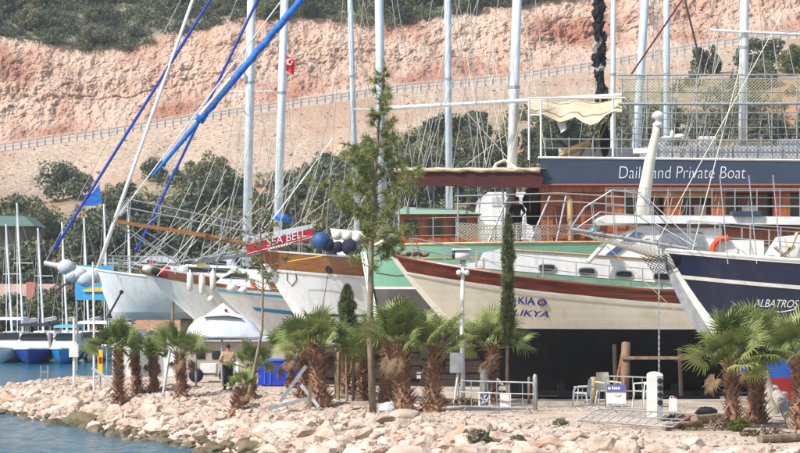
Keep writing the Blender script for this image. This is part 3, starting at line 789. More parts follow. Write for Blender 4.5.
def txt(body, origin, right, up, h, mat, parent, name='lettering', shear=0, fit=None, project=None, weight=0, ext=.006, spacing=1.0):
    cu = bpy.data.curves.new('t', 'FONT'); cu.body = body; cu.size = 1; cu.shear = shear; cu.offset = weight; cu.space_character = spacing
    o = bpy.data.objects.new('t', cu); COL.objects.link(o); bpy.context.view_layer.update()
    me = bpy.data.meshes.new_from_object(o.evaluated_get(bpy.context.evaluated_depsgraph_get()))
    bpy.data.objects.remove(o)
    xs = [v.co.x for v in me.vertices]; x0, x1 = min(xs), max(xs)
    k = h/.69; kx = k if fit is None else fit/(x1-x0)
    R_, U = Vector(right).normalized(), Vector(up).normalized(); N_ = R_.cross(U)
    mb = MB(); vs = []
    for v in me.vertices:
        p = Vector(origin)+R_*(v.co.x-x0)*kx+U*v.co.y*k
        vs.append(project(p) if project else p+N_*.012)
    mb.add(vs, [tuple(p.vertices) for p in me.polygons]); bpy.data.meshes.remove(me)
    return mb.build(name, mat, parent)
def line(root, p, q, r=.018, mat=None, name='stay', sag=0, n=2):
    p, q = Vector(p), Vector(q); pts = [p.lerp(q, i/n)+Vector((0, 0, -sag*4*(i/n)*(1-i/n))) for i in range(n+1)] if sag else [p, q]
    return MB().tube(pts, r, 4).build(name, mat or m_wire, root)
def mast(root, top, bot, D, wpx, mat=None, spreaders=(), name='mast', ext=3.0, radar=False, r=None):
    a, b = P(*top, D), P(*bot, D); d = (a-b).normalized(); a = a+d*ext; r = r or wpx/F*D/2
    m = MB(); m.tube([b, b.lerp(a, .5), a], [r, r, r*.85], 12); o = m.build(name, mat or m_alu, root, smooth=True)
    # wear of a real spar: collars and cleats
    for f in (.08, .45, .78): MB().tube([b.lerp(a, f)-d*.06, b.lerp(a, f)+d*.06], r*1.12, 12).build('mast_collar', m_galv, o)
    for py in spreaders:
        f = (py-bot[1])/(top[1]-bot[1]); p = b.lerp(P(*top, D), f)
        MB().tube([p+Vector((-1.3, .15, .05)), p, p+Vector((1.3, -.15, .05))], .045, 6).build('spreader', mat or m_alu, root)
    return a, b
def ladder_lines(root, p0, q0, n, r=.012): pass

# ======== navy gulet, nearest, bow entering from the right
D1 = 80.
def Z(py, D): return HC+(Y0-py)/F*D
def boat(name, label, px, D, cat='boat', group='boats standing ashore in the yard'):
    return thing(name, label, cat, ground_of(px, D), group)
nv = boat('navy_gulet', 'navy blue wooden gulet with white stripe, bow entering at the right edge', 740, D1)
h = Hull(664, D1, 20, 5.6, Z(250, D1), Z(271, D1), Z(258, D1), 1.6, Z(346, D1), 3.2, ang=-.06, pbow=.95, bulw=.6, full=.42)
rub = lambda t: h.sheer(t)-.95
wl_ = lambda t: h.zw
h.band(lambda t: h.zk, lambda t: h.zk+.75, 4).build('bottom', m_red, nv, True)
h.band(lambda t: h.zk+.75, wl_, 3).build('boot_top', m_blue, nv, True)
h.band(wl_, lambda t: rub(t), 5).build('topsides', m_navy, nv, True)
h.band(rub, lambda t: rub(t)+.13, 1, .025).build('white_stripe', m_whiteflat, nv)
h.band(lambda t: rub(t)+.13, lambda t: h.sheer(t)-.1, 2, .0).build('bulwark', m_navy, nv, True)
h.band(lambda t: h.sheer(t)-.1, lambda t: h.sheer(t), 1, .03).build('toe_rail', m_whiteflat, nv)
h.rail(.02, .06).build('cap_rail', m_whiteflat, nv)
h.deck(.25, m_whiteflat, nv)
h.stem(.3, .42, m_whiteflat, nv, h.u_at(0, h.zw), 1.02, fwd=.1)
MB().grid([[h.W(3.0*(1-u)**1.1-.45*u*(1-u)*3-.1, .02, lerp(h.zk, h.zb, u)) for u in np.linspace(.45, 1, 8)], [h.W(3.0*(1-u)**1.1-.05, .12, lerp(h.zk, h.zb, u)) for u in np.linspace(.45, 1, 8)]]).build('shaded_trail_board', m_grey, nv)  # grey stands in for the bow net and the stem's shaded side
h.keel_props(nv, (.25, .4, .55))
g0 = P(664, 246, D1); tip = P(570, 229, D1+.3)
bs = MB(); dd = (tip-g0)
for sgn in (-.28, .28): bs.tube([g0+Vector((.8, sgn, -.1)), tip+Vector((0, sgn*.4, 0))], .06, 6)
bs.build('bowsprit', m_grey, nv)
for i in range(15):
    c = (g0+Vector((.5, 0, 0))).lerp(tip, i/14); MB().box(c+Vector((0, 0, .06)), (.12, .5-.02*i, .03), Matrix.Rotation(math.atan2(-dd.z, -dd.x), 3, 'Y') if False else None).build('bowsprit_slat', m_oldwood, nv)
MB().net(P(640, 256, D1-.3), P(692, 254, D1-.6), P(676, 268, D1-.2), P(655, 276, D1), 10, 6, .012).build('bow_net', m_dark, nv)
MB().net(P(576, 233, D1-.3), P(655, 246, D1-.5), P(668, 262, D1-.2), P(640, 254, D1), 16, 4, .009).build('bowsprit_net', m_rope, nv)
# pulpit rails at the bowsprit end
for dy in (-.35, .35):
    MB().tube([P(570, 229, D1)+Vector((0, dy*.4, 0)), P(585, 207, D1)+Vector((0, dy, 0)), P(612, 190, D1)+Vector((0, dy, 0)), P(640, 193, D1)+Vector((0, dy, 0)), P(692, 246, D1)+Vector((0, dy*4, 0))], .018, 6).build('pulpit_rail', m_galv, nv)
    MB().tube([P(577, 228, D1)+Vector((0, dy*.6, 0)), P(600, 212, D1)+Vector((0, dy, 0)), P(640, 216, D1)+Vector((0, dy, 0)), P(690, 247, D1)+Vector((0, dy*4, 0))], .014, 6).build('pulpit_rail', m_galv, nv)
    for x, y0_, y1_ in ((592, 203, 233), (612, 190, 237), (634, 193, 241), (652, 204, 245)):
        MB().tube([P(x, y0_, D1)+Vector((0, dy, 0)), P(x+3, y1_, D1)+Vector((0, dy*.7, 0))], .014, 5).build('pulpit_post', m_galv, nv)
line(nv, P(600, 240, D1), P(690, 324, D1-1.2), .012, m_lwood, 'mooring_rope')
ch = MB()
for i in range(46):
    z = lerp(Z(246, D1), Z(374, D1), i/45); ch.box((P(658, 0, D1).x, D1-.3, z), (.03 if i % 2 else .06, .06 if i % 2 else .03, .115))
ch.build('anchor_chain', m_galv, nv)
h.stanchions(nv, 9, 1.05, .04, .42, .024, wires=(1., .55))
for x in (728, 757, 781): line(nv, P(x, 264, D1-2), P(x-8, 175, D1-1.4), .02, m_galv, 'shroud')
line(nv, P(692, 252, D1), P(742, 60, D1+.5), .018, m_rope, 'forestay'); line(nv, P(655, 246, D1), P(790, 0, D1+.5), .016, m_rope, 'forestay')
MB().bp(716, 240, 764, 258, D1-.8, 1.4).build('deck_cushion', m_whiteflat, nv)
MB().tube([P(712, 262, D1-.9), P(713, 246, D1-.9), P(719, 239, D1-.9), P(728, 238, D1-.9)], .1, 8).build('lifebuoy', m_orange, nv)
dh = MB(); dh.slab([P(770, 262, D1-.5), P(830, 262, D1-.5), P(830, 232, D1-.5), P(786, 236, D1-.5)], (0, 2.2, 0)); dh.build('deckhouse', m_whiteflat, nv)
# name on the bow, following the hull
prj = lambda p: h.find(p.x, p.z, 1, .02)
txt('ALBATROS', P(758.5, 307, D1-2.3), (1, 0, -.02), (0, 0, 1), 7.5/F*D1, m_textw, nv, 'name_lettering', .3, 41/F*D1, prj)
MB().tube([prj(P(x, y, D1-2.3)) for x, y in ((776, 311), (784, 312.5), (792, 311), (799, 309))], .014, 4).build('name_flourish', m_textw, nv)
# folding chair on its deck
fc = thing('folding_chair', 'tan folding deck chair on the navy gulet foredeck', 'chair', P(786, 262, D1-1.2))
DC_ = D1-1.2
for s_ in (0, .5):
    MB().tube([P(777, 262, DC_)+Vector((0, s_, 0)), P(795, 247, DC_)+Vector((0, s_, 0))], .025, 5).build('leg', m_oldwood, fc)
    MB().tube([P(793, 262, DC_)+Vector((0, s_, 0)), P(776, 247, DC_)+Vector((0, s_, 0))], .025, 5).build('leg', m_oldwood, fc)
    MB().tube([P(791, 250, DC_)+Vector((0, s_, 0)), P(799, 231, DC_)+Vector((0, s_, 0))], .022, 5).build('back_post', m_oldwood, fc)
MB().slab([P(776, 247, DC_), P(795, 247, DC_), P(795, 247, DC_)+Vector((0, .5, 0)), P(776, 247, DC_)+Vector((0, .5, 0))], (0, 0, .03)).build('seat', m_beige, fc)
MB().slab([P(792, 246, DC_), P(798, 232, DC_), P(798, 232, DC_)+Vector((0, .5, 0)), P(792, 246, DC_)+Vector((0, .5, 0))], (.03, 0, 0)).build('backrest', m_beige, fc)

# ======== cream gulet
D2 = 88.5
cr = boat('cream_gulet', 'cream hulled gulet with mahogany bulwark and black bottom, blue name on bow', 540, D2)
hc = Hull(394, D2, 22, 5.8, Z(256, D2), Z(296, D2-2.7), Z(278, D2), 1.5, Z(329, D2-2), 4.3, ang=-.02, pbow=1.0, bulw=.62, full=.42)
bw = lambda t: hc.sheer(t)-lerp(.66, .5, min(1, t/.3))
hc.band(lambda t: hc.zk, lambda t: hc.zw, 6).build('bottom', m_black, cr, True)
hc.band(lambda t: hc.zw, lambda t: hc.zw+.07, 1, .008).build('boot_top', m_whiteflat, cr)
hc.band(lambda t: hc.zw+.07, lambda t: bw(t), 6).build('topsides', m_cream, cr, True)
hc.band(lambda t: bw(t), lambda t: bw(t)+.1, 1, .05).build('rub_rail', m_whiteflat, cr)
hc.band(lambda t: bw(t)+.1, lambda t: hc.sheer(t), 3, .01).build('bulwark', m_mahog, cr, True)
hc.rail(.02, .07).build('cap_rail', m_mahog, cr)
hc.deck(.45, m_lwood, cr)
hc.stem(.26, .36, M('stem_paint', G(214,208,190), rough=.5), cr, hc.u_at(0, hc.zw), .99, fwd=.12)
hc.stanchions(cr, 12, .78, .03, .62, .022, wires=(1., .52))
hc.keel_props(cr, (.3, .42, .56, .62), M('dark_prop', G(70,58,48), G(50,42,36), scale=4, rough=.9))
ct = MB(); ct.slab([P(478, 268, D2-1.6), P(486, 252, D2-1.6), P(500, 249, D2-1.6), P(700, 262, D2-1.6), P(700, 286, D2-1.6)], (0, 3.4, 0)); ct.build('cabin_trunk', m_white, cr)
for x, y in ((547, 268), (587, 271.5), (624, 274.5), (662, 277)):
    pf = MB(); q = P(x, y, D2-1.63)
    pf.add([q+Vector((.33*math.copysign(abs(math.cos(a))**.6, math.cos(a)), -.02, .155*math.copysign(abs(math.sin(a))**.6, math.sin(a)))) for a in np.linspace(0, 6.283, 20)[:-1]], [tuple(range(19))]); f_ = pf.build('porthole', m_steel, cr)
    pg = MB(); pg.add([q+Vector((.28*math.copysign(abs(math.cos(a))**.6, math.cos(a)), -.035, .115*math.copysign(abs(math.sin(a))**.6, math.sin(a)))) for a in np.linspace(0, 6.283, 20)[:-1]], [tuple(range(19))]); pg.build('pane', m_glass, f_)
MB().tube([P(500, 249, D2-1.65), P(700, 262, D2-1.65)], .03, 5).build('handrail', m_lwood, cr)
# wheelhouse with raked front windows
Dw_ = D2-1.5
wh = MB(); wh.slab([P(594, 257, Dw_), P(622, 235, Dw_), P(641, 226, Dw_), P(722, 223, Dw_), P(722, 268, Dw_), P(600, 262, Dw_)], (0, 3.2, 0)); wh.build('wheelhouse', m_white, cr)
for quad in (((603, 256), (617, 245), (628, 246), (614, 257)), ((620, 242), (634, 231), (645, 232), (631, 243))):
    fr_ = MB(); fr_.slab([P(x, y, Dw_-.01) for x, y in quad], (0, -.04, 0)); o = fr_.build('window', m_whiteflat, cr)
    cx = sum(q[0] for q in quad)/4; cy = sum(q[1] for q in quad)/4
    MB().slab([P(cx+(x-cx)*.84, cy+(y-cy)*.84, Dw_-.05) for x, y in quad], (0, -.015, 0)).build('pane', m_glassb, o)
o = MB().slab([P(661, 229, Dw_-.01), P(702, 232, Dw_-.01), P(710, 250, Dw_-.01), P(657, 247, Dw_-.01)], (0, -.03, 0)).build('window', m_grey, cr)
MB().slab([P(663, 231, Dw_-.05), P(700, 233.5, Dw_-.05), P(706, 248, Dw_-.05), P(660, 245.5, Dw_-.05)], (0, -.01, 0)).build('pane', M('hazy_glass', G(132,138,146), rough=.2), o)
rf = MB(); rf.slab([P(600, 220, D2-1.75), P(606, 215, D2-1.75), P(830, 217, D2-1.75), P(830, 225, D2-1.75), P(606, 223, D2-1.75)], (0, 3.7, 0)); rf.build('roof', m_white, cr)
rb_ = MB(); rb_.bp(660, 225, 830, 227.5, D2-1.6, 3.4); rb_.build('roof_beam', m_mahog, cr)
sw = MB(); sw.bp(720, 228, 830, 246, D2-1.2, 3); sw.build('saloon_side', m_mahogr, cr)
for x in (606, 625, 646, 668, 690, 712, 735, 757, 780, 800):
    MB().tube([P(x, 216, D2-1.7), P(x, 188, D2-1.7)], .018, 5).build('roof_stanchion', m_steel, cr)
for y in (188, 197, 206): MB().tube([P(606, y, D2-1.7), P(830, y+1, D2-1.7)], .014, 5).build('roof_rail', m_steel, cr)
for y in (190, 206): MB().tube([P(606, y, D2-1.7), P(606, y, D2+1.8), P(830, y, D2+1.8)], .014, 5).build('roof_rail', m_steel, cr)
bx_ = MB(); bx_.bp(733, 211, 762, 216, D2-1.9, .9); bx_.build('roof_locker', m_fascia, cr)
# radar mast
rmz = MB(); rmz.tube([P(642, 216, D2-.6), P(645, 190, D2-.6), P(650, 160, D2-.6), P(656, 133, D2-.6), P(657, 124, D2-.6)], [.27, .24, .2, .15, .13], 10); rmz.build('radar_mast', M('mast_cream', G(224,220,206), G(206,200,184), scale=4, rough=.5), cr, True)
MB().lathe(P(658, 127, D2-.6), [(.05, 0), (.2, .05), (.17, .15), (.1, .2), (.1, .3), (.22, .34), (.22, .46), (.12, .56), (.02, .6)], 12).build('radar_dome', m_whiteflat, cr, True)
MB().tube([P(657, 138, D2-.6), P(676, 137, D2-.6)], .05, 6).build('radar_arm', m_whiteflat, cr)
MB().lathe(P(680, 138, D2-.6), [(.05, 0), (.2, .02), (.2, .12), (.05, .16)], 10).build('radar_dome', m_whiteflat, cr, True)
MB().lathe(P(672, 138, D2-.6), [(.04, 0), (.09, .05), (.06, .25), (.02, .3)], 8).build('antenna', m_whiteflat, cr, True)
MB().bp(634, 148, 652, 153, D2-.7, .4).build('lamp_shelf', m_whiteflat, cr)
# bow furniture, catted beam and anchor light
MB().tube([P(588, 262, D2-2.2), P(608, 240, D2-2)], .09, 8).build('cat_beam', m_cream, cr)
MB().ball(P(594, 232, D2-2.3), .2, 12, 8).build('glass_float', M('green_glass', G(70,130,120), rough=.1, spec=.8), cr, True)
for i, x in enumerate(range(352, 430, 9)): MB().ball(P(x, 254-(i % 2), D2-.3+.2*(i % 3)), (.22, .2, .12), 8, 5, .1).build('rope_coil', m_oldwood, cr) if x > 396 else None
# dark steel cradle rails and blocks, black to carry the hull's shade down
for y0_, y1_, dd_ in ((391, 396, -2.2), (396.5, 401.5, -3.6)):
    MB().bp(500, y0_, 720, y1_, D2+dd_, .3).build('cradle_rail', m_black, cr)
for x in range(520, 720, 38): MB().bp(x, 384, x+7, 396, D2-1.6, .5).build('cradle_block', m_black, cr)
# blue name
prj2 = lambda p: hc.find(p.x, p.z, 1, .025)
txt('KIA', P(518.5, 304, D2-2), (1, 0, -.06), (0, 0, 1), 7/F*D2, m_textb, cr, 'name_lettering', 0, 16/F*D2, prj2, .015)
txt('LIKYA', P(514, 315.5, D2-2), (1, 0, -.06), (0, 0, 1), 6/F*D2, m_textb, cr, 'name_lettering', .25, 34/F*D2, prj2, .012)
MB().tube([prj2(P(541.5+4*math.cos(a)*(1-.12*a/6), 302.5-3.2*math.sin(a)*(1-.12*a/6), D2-2)) for a in np.linspace(-.7, 7.5, 26)], .028, 5).build('emblem', m_textb, cr)
MB().ball(prj2(P(541.2, 302.5, D2-2)), (.05, .02, .05), 8, 5).build('emblem', m_orange, cr)
line(cr, P(480, 262, D2-1), P(405, 253, D2), .014, m_rope, 'rope', .25, 6)

# ======== mint green gulet with the big deckhouse
D3 = 107.
gr = boat('mint_gulet', 'large mint green gulet with mahogany deckhouse, slate blue name board and maroon awning', 600, D3)
hg = Hull(361, D3, 31, 6.8, Z(246, D3), Z(243, D3), Z(225, D3), 1.9, Z(289, D3), 1.0, ang=-.0, pbow=.55, bulw=.3, full=.22, nose=.25)
hg.band(lambda t: hg.zk, lambda t: hg.zw, 5).build('bottom', M('grey_bottom', G(96,92,90), G(70,66,64), scale=1, rough=.8), gr, True)
hg.band(lambda t: hg.zw, lambda t: hg.zw+.1, 1, .01).build('boot_top', m_whiteflat, gr)
hg.band(lambda t: hg.zw+.1, lambda t: hg.sheer(t)-.62, 5).build('topsides', m_mint, gr, True)
hg.band(lambda t: hg.sheer(t)-.62, lambda t: hg.sheer(t)-.55, 1, .04).build('rub_rail', m_lwood, gr)
hg.band(lambda t: hg.sheer(t)-.55, lambda t: hg.sheer(t), 2).build('bulwark', m_mint, gr, True)
hg.rail(.02, .055).build('cap_rail', m_lwood, gr)
hg.deck(.4, m_lwood, gr)
hg.stem(.34, .2, m_whiteflat, gr, .3, .95, fwd=.06)
MB().tube([P(376, 273, D3-2), P(396, 276, D3-2.8), P(410, 275, D3-3)], .03, 5).build('draft_mark', m_roped, gr)
hg.stanchions(gr, 16, 1.15, .07, .55, .026, wires=(1., .66, .33))
Dd = D3-2.6
# fore cabin, brown with pale green roof
MB().bp(398, 214, 478, 245, Dd+.6, 4).build('fore_cabin', m_mahogr, gr)
MB().slab([P(392, 214, Dd), P(404, 207, Dd), P(462, 209, Dd), P(482, 214, Dd)], (0, 5, 0)).build('fore_cabin_roof', M('pale_green_roof', G(160,190,172), rough=.6), gr)
for x in (404, 428, 452): MB().bp(x, 220, x+14, 236, Dd+.55, .04).build('fore_cabin_window', m_glass, gr)
# main house
MB().bp(541, 188, 622, 246, Dd+.3, 5.2).build('house_wall', m_mahogr, gr)
MB().bp(622, 222, 830, 246, Dd+.3, 5.2).build('house_base', m_mahogr, gr)
MB().bp(622, 190, 830, 222, Dd+1.2, .08).build('window_wall', m_glass, gr)
MB().bp(622, 190, 830, 222, Dd+3.6, 1.0).build('inner_wall', m_mahogr, gr)
for x0, x1 in ((541, 553), (612, 626), (664, 681), (712, 726), (774, 790), (815, 830)): MB().bp(x0, 190, x1, 246, Dd+.2, .6).build('pillar', m_mahogr, gr)
MB().tube([P(553, 192, Dd+.1), P(565, 193, Dd+.1), P(570, 200, Dd+.1), P(571, 240, Dd+.1)], .13, 8).build('wood_bracket', m_lwood, gr)
MB().bp(585, 200, 606, 240, Dd+.25, .06).build('house_door', m_mahog, gr)
for x in (556, ): MB().bp(x, 206, x+9, 232, Dd+.25, .06).build('house_panel', m_mahog, gr)
MB().bp(626, 191, 712, 197, Dd+.15, .3).build('lintel', m_lwood, gr)
for x in (634, 651, 690, 703, 738, 755): MB().bp(x, 198, x+8, 222, Dd+1.0, .1).build('window_post', m_mahog, gr)
for x, y, w_ in ((640, 206, 14), (694, 205, 12), (742, 207, 16)): MB().bp(x, y, x+w_, 224, Dd+.9, .6).build('deck_chest', m_whiteflat, gr)
# upper deck and name board
MB().bp(539, 184.5, 835, 192, Dd-.1, 5.9).build('deck_beam', m_mahogr, gr)
fa = MB(); fa.slab([P(540, 158, Dd-.3), P(835, 161, Dd-.3), P(835, 184.5, Dd-.3), P(541, 184.5, Dd-.3)], (0, .12, 0)); fa.slab([P(540, 158, Dd-.18), P(541, 184.5, Dd-.18), P(541, 184.5, Dd+5.9), P(540, 158, Dd+5.9)], (.12, 0, 0)); fa.build('name_board', m_fascia, gr)
MB().bp(541, 178, 835, 184, Dd-.1, 5.8).build('upper_deck', m_lwood, gr)
MB().tube([P(538, 157.5, Dd-.3), P(835, 160.5, Dd-.3)], .06, 6).build('board_trim', m_whiteflat, gr)
MB().tube([P(540, 185, Dd-.33), P(835, 185, Dd-.33)], .05, 6).build('board_trim', M('board_trim_red', G(150,84,76), rough=.6), gr)
txt('Daily and Private Boat', P(619, 178.5, Dd-.31), (1, 0, 0), (0, 0, 1), 12.5/F*Dd, m_textw, gr, 'name_lettering', .12, 126/F*Dd, None, -.018)
MB().bp(640, 146, 830, 158, Dd+.6, 1.2).build('upper_bench', m_lgrey, gr)
MB().bp(560, 148, 640, 157, Dd+1.6, 1.0).build('upper_bench', m_lgrey, gr)
MB().bp(690, 140, 740, 147, Dd+2.6, 1.0).build('upper_table', m_beige, gr)
for y in (148, 139): MB().tube([P(541, y, Dd-.2), P(830, y+1, Dd-.2)], .022, 5).build('upper_rail', m_steel, gr)
for x in range(545, 830, 24): MB().tube([P(x, 158, Dd-.2), P(x, 137, Dd-.2)], .02, 5).build('upper_stanchion', m_steel, gr)
# beige upper awning on its frame
aw = MB(); rows = []
for j in range(7):
    v = j/6
    rows.append([P(lerp(528, 622, i/12), 99+1.0*math.sin(i*1.3+j)+([9, 12, 15, 20, 24, 21, 17, 23, 27, 24, 15, 11, 13][i] if j == 0 else [2, 3, 5, 8, 10, 9, 6, 8, 10, 8, 5, 3, 2][i]*(.6+.4*math.sin(j*1.7))), Dd-.2+v*5+.25*math.sin(i*2.1)*(j == 0)) for i in range(13)])
aw.grid(rows); aw.build('upper_awning', m_beige, gr, True)
MB().tube([P(390, 108, Dd+1.5), P(500, 102, Dd+1.5), P(622, 95, Dd+1.5)], .09, 8).build('boom', m_alu, gr)
for dy in (-.2, 4.6): MB().tube([P(528, 98, Dd+dy), P(625, 98, Dd+dy)], .05, 6).build('awning_frame', m_whiteflat, gr)
for x, y1 in ((529, 160), (541, 158), (613, 160)):
    for dy in (-.2, 4.6): MB().tube([P(x, 98, Dd+dy), P(x, y1, Dd+dy)], .05, 6).build('awning_post', m_whiteflat, gr)
MB().tube([P(528, 115, Dd-.2), P(541, 115, Dd-.2)], .04, 6).build('awning_brace', m_whiteflat, gr)
for a_, b_ in (((543, 118), (575, 152)), ((606, 112), (580, 156)), ((612, 112), (592, 156))): line(gr, P(*a_, Dd+1), P(*b_, Dd+1), .05, m_oldwood, 'awning_brace')
MB().slab([P(557, 122, Dd+.2), P(564, 119, Dd+.3), P(567, 129, Dd+.2), P(561, 133, Dd+.1)], (0, .05, 0)).build('hanging_cloth', m_whiteflat, gr)
MB().ball(P(605, 140, Dd+1.5), (.25, .25, .75), 8, 6, .1).build('rolled_tarp', m_dark, gr)
MB().tube([P(560, 156, Dd+.8), P(590, 142, Dd+.8)], .16, 8).build('plank_bundle', m_lwood, gr)
# maroon fore awning
ma = MB(); Da = Dd-.6
ma.slab([P(396, 171, Da), P(545, 172.5, Da), P(541, 188, Da), P(398, 185, Da)], (0, .05, 0)); ma.build('awning_valance', m_maroon, gr)
rows = []
for j in range(6): rows.append([P(lerp(396, 545, i/14), 169+.7*math.sin(i*2.1+j)-1.2*math.sin(j/5*math.pi), Da+j*1.1) for i in range(15)])
MB().grid(rows).build('awning_top', m_beige, gr, True)
MB().tube([P(lerp(394, 540, i/20), 170+.6*math.sin(i*1.7), Da-.06) for i in range(21)], [.08+.03*math.sin(i*2.3) for i in range(21)], 7).build('awning_roll', m_beige, gr, True)
for x in (399, 458, 503): MB().tube([P(x, 171, Da+.3), P(x, 245, Da+.3)], .045, 6).build('awning_post', m_galv, gr)
for x in (400, 470, 540): MB().tube([P(x, 172, Da+5.2), P(x, 240, Da+5.2)], .045, 6).build('awning_post', m_galv, gr)
for k, (x, y, r_) in enumerate(((535, 194, .4), (533, 202, .45), (540, 188, .35), (536, 215, .5))):
    MB().ball(P(x, y, Da+1.2+.3*k), (r_, .4, r_*1.1), 9, 7, .14).build('bundled_tarp', m_dark if k % 2 else M('brown_tarp', G(84,66,52), G(60,48,40), scale=5, rough=.9), gr)
MB().tube([P(492, 172, Da), P(496, 164, Da+.3), P(505, 160, Da+.5), P(513, 166, Da+.4), P(520, 171, Da)], .07, 7).build('rope_coil', m_rope, gr)
# hammock net on the foredeck
MB().net(P(456, 222, Da-.1), P(600, 224, Da-.1), P(600, 229, Da+.1), P(456, 236, Da+.1), 46, 4, .012, .35).build('hammock_net', m_rope, gr)
MB().net(P(456, 222, Da-.1), P(524, 222, Da-.1), P(524, 236, Da+.1), P(456, 236, Da+.1), 22, 6, .012, .35).build('hammock_net', m_rope, gr)
for x0, y0_, x1, y1_ in ((488, 243, 508, 196), (530, 243, 550, 196), (556, 244, 566, 196)): line(gr, P(x0, y0_, Da), P(x1, y1_, Da), .04, m_lgrey, 'diagonal_rail')
for y in (196, 204): MB().tube([P(455, y, Da-.05), P(560, y-3, Da-.05), P(625, y+1, Da-.05)], .03, 6).build('fore_rail', m_steel, gr)
MB().bp(494, 241.5, 534, 250, Dd-.3, 2).build('deck_hatch', m_mahogr, gr)
# masts and rigging of the mint gulet
tA, bA = mast(gr, (517, 0), (510, 232), D3, 10, m_alu, (), ext=4)
tB, bB = mast(gr, (744.5, 0), (742.5, 178), D3, 9, m_alu, (), ext=5)
MB().tube([P(710, 30, D3), P(744, 32, D3-.3), P(820, 35.5, D3)], .07, 7).build('boom', m_alu, gr)
for q in ((424, 172), (466, 205), (553, 150)): line(gr, tA+Vector((0, 0, 2)), P(*q, D3-2.8), .016, m_wire, 'shroud')
for q in ((414, 205), (430, 212), (448, 200)): line(gr, tA+Vector((0, 0, 8)), P(*q, D3-2), .014, m_wire, 'stay')
for q in ((668, 218), (700, 160), (772, 158), (790, 158), (812, 158)): line(gr, tB+Vector((0, 0, 2)), P(*q, D3-2.8), .018, m_wire, 'shroud')
line(gr, P(512, 130, D3), P(466, 165, D3-2.5), .014, m_rope, 'halyard'); line(gr, P(460, 105, D3), P(508, 158, D3-1), .014, m_rope, 'halyard')
line(gr, P(682, 0, D3-1), P(630, 76, D3-1), .04, M('red_rope', G(96,30,38), rough=.8), 'topping_lift'); line(gr, P(685, 0, D3-1), P(703, 73, D3-1), .045, m_roped, 'topping_lift')

# scaffold frame and net above the upper deck
sc_ = thing('scaffold_frame', 'thin steel pipe frame with stretched net above the upper deck at right', 'frame', P(720, 158, Dd+.5))
for x in range(622, 830, 25):
    for dy in (.2, 4.6): MB().tube([P(x, 75, Dd+dy), P(x, 158, Dd+dy)], .026, 5).build('upright', m_galv, sc_)
for dy in (.2, 4.6):
    for y, r_ in ((75, .035), (79, .02), (104, .07), (113, .03), (128, .02)): MB().tube([P(618, y, Dd+dy), P(830, y-.5, Dd+dy)], r_, 6).build('cross_pipe', m_galv, sc_)
MB().net(P(622, 78, Dd+.2), P(830, 78, Dd+.2), P(830, 103, Dd+.2), P(622, 103, Dd+.2), 60, 8, .014).build('net', M('net_cord', G(176,174,150), rough=.9), sc_)

for y in (92, 119, 134, 141, 152):
    for dy in (-.2, 2.2): MB().tube([P(624, y, Dd+dy), P(830, y+.8, Dd+dy)], .018, 5).build('cross_pipe', M('dark_pipe', G(120,122,122), rough=.5, metal=.3), sc_)
for x in range(634, 830, 18): MB().tube([P(x, 103, Dd+2.2), P(x+.5, 157, Dd+2.2)], .016, 5).build('upright', MATS['dark_pipe'], sc_)
MB().net(P(640, 139, Dd-.15), P(830, 140, Dd-.15), P(830, 157, Dd-.15), P(640, 156, Dd-.15), 44, 4, .012).build('rail_net', MATS['dark_pipe'], sc_)
for x0, x1, y0_, mt_ in ((652, 668, 140, m_lgrey), (700, 716, 136, m_whiteflat), (748, 772, 142, m_beige), (780, 800, 139, m_lgrey)): MB().bp(x0, y0_, x1, 157, Dd+1.9, .8).build('upper_chest', mt_, gr)
# ======== white gulet with the crimson name board
D4 = 114.5
sb_ = boat('white_gulet', 'white gulet with brown bulwark and crimson name board at its bow', 320, D4)
hs = Hull(258, D4, 22, 5.6, Z(249, D4), Z(263, D4), Z(246, D4), 2.1, Z(314, D4), 3.1, pbow=1.05, bulw=.7, full=.4)
hs.band(lambda t: hs.zk, lambda t: hs.zw-.14, 5).build('bottom', m_white, sb_, True)
hs.band(lambda t: hs.zw-.14, lambda t: hs.zw, 1, .01).build('boot_top', m_dark, sb_)
bs4 = lambda t: hs.sheer(t)-1.05
hs.band(lambda t: hs.zw, lambda t: bs4(t), 5).build('topsides', m_white, sb_, True)
hs.band(lambda t: bs4(t), lambda t: bs4(t)+.12, 1, .05).build('rub_rail', m_whiteflat, sb_)
hs.band(lambda t: bs4(t)+.12, lambda t: hs.sheer(t)-.08, 3).build('bulwark', m_teak, sb_, True)
hs.band(lambda t: hs.sheer(t)-.08, lambda t: hs.sheer(t), 1, .03).build('cap_rail', m_whiteflat, sb_)
hs.deck(.5, m_lwood, sb_)
hs.stem(.26, .35, m_whiteflat, sb_, .1, .86)
hs.stanchions(sb_, 10, .8, .04, .5, .022, wires=(1., .5))
hs.keel_props(sb_, (.2, .4, .6))
pq = hs.find(P(329, 269, D4-2).x, Z(269, D4-2.3), 1, .03); MB().lathe(pq, [(.16, -.03), (.19, 0), (.19, .05), (.16, .06)], 14, 'y').build('hawse_hole', m_dark, sb_)
line(sb_, pq, P(322, 310, D4-2.6), .018, m_roped, 'mooring_rope')
MB().tube([hs.find(P(x, y, D4-2.4).x, Z(y, D4-2.4), 1, .02) for x, y in ((286, 268), (285, 280), (290, 286), (295, 280), (294, 269))], .02, 4).build('hanging_rope', m_roped, sb_)
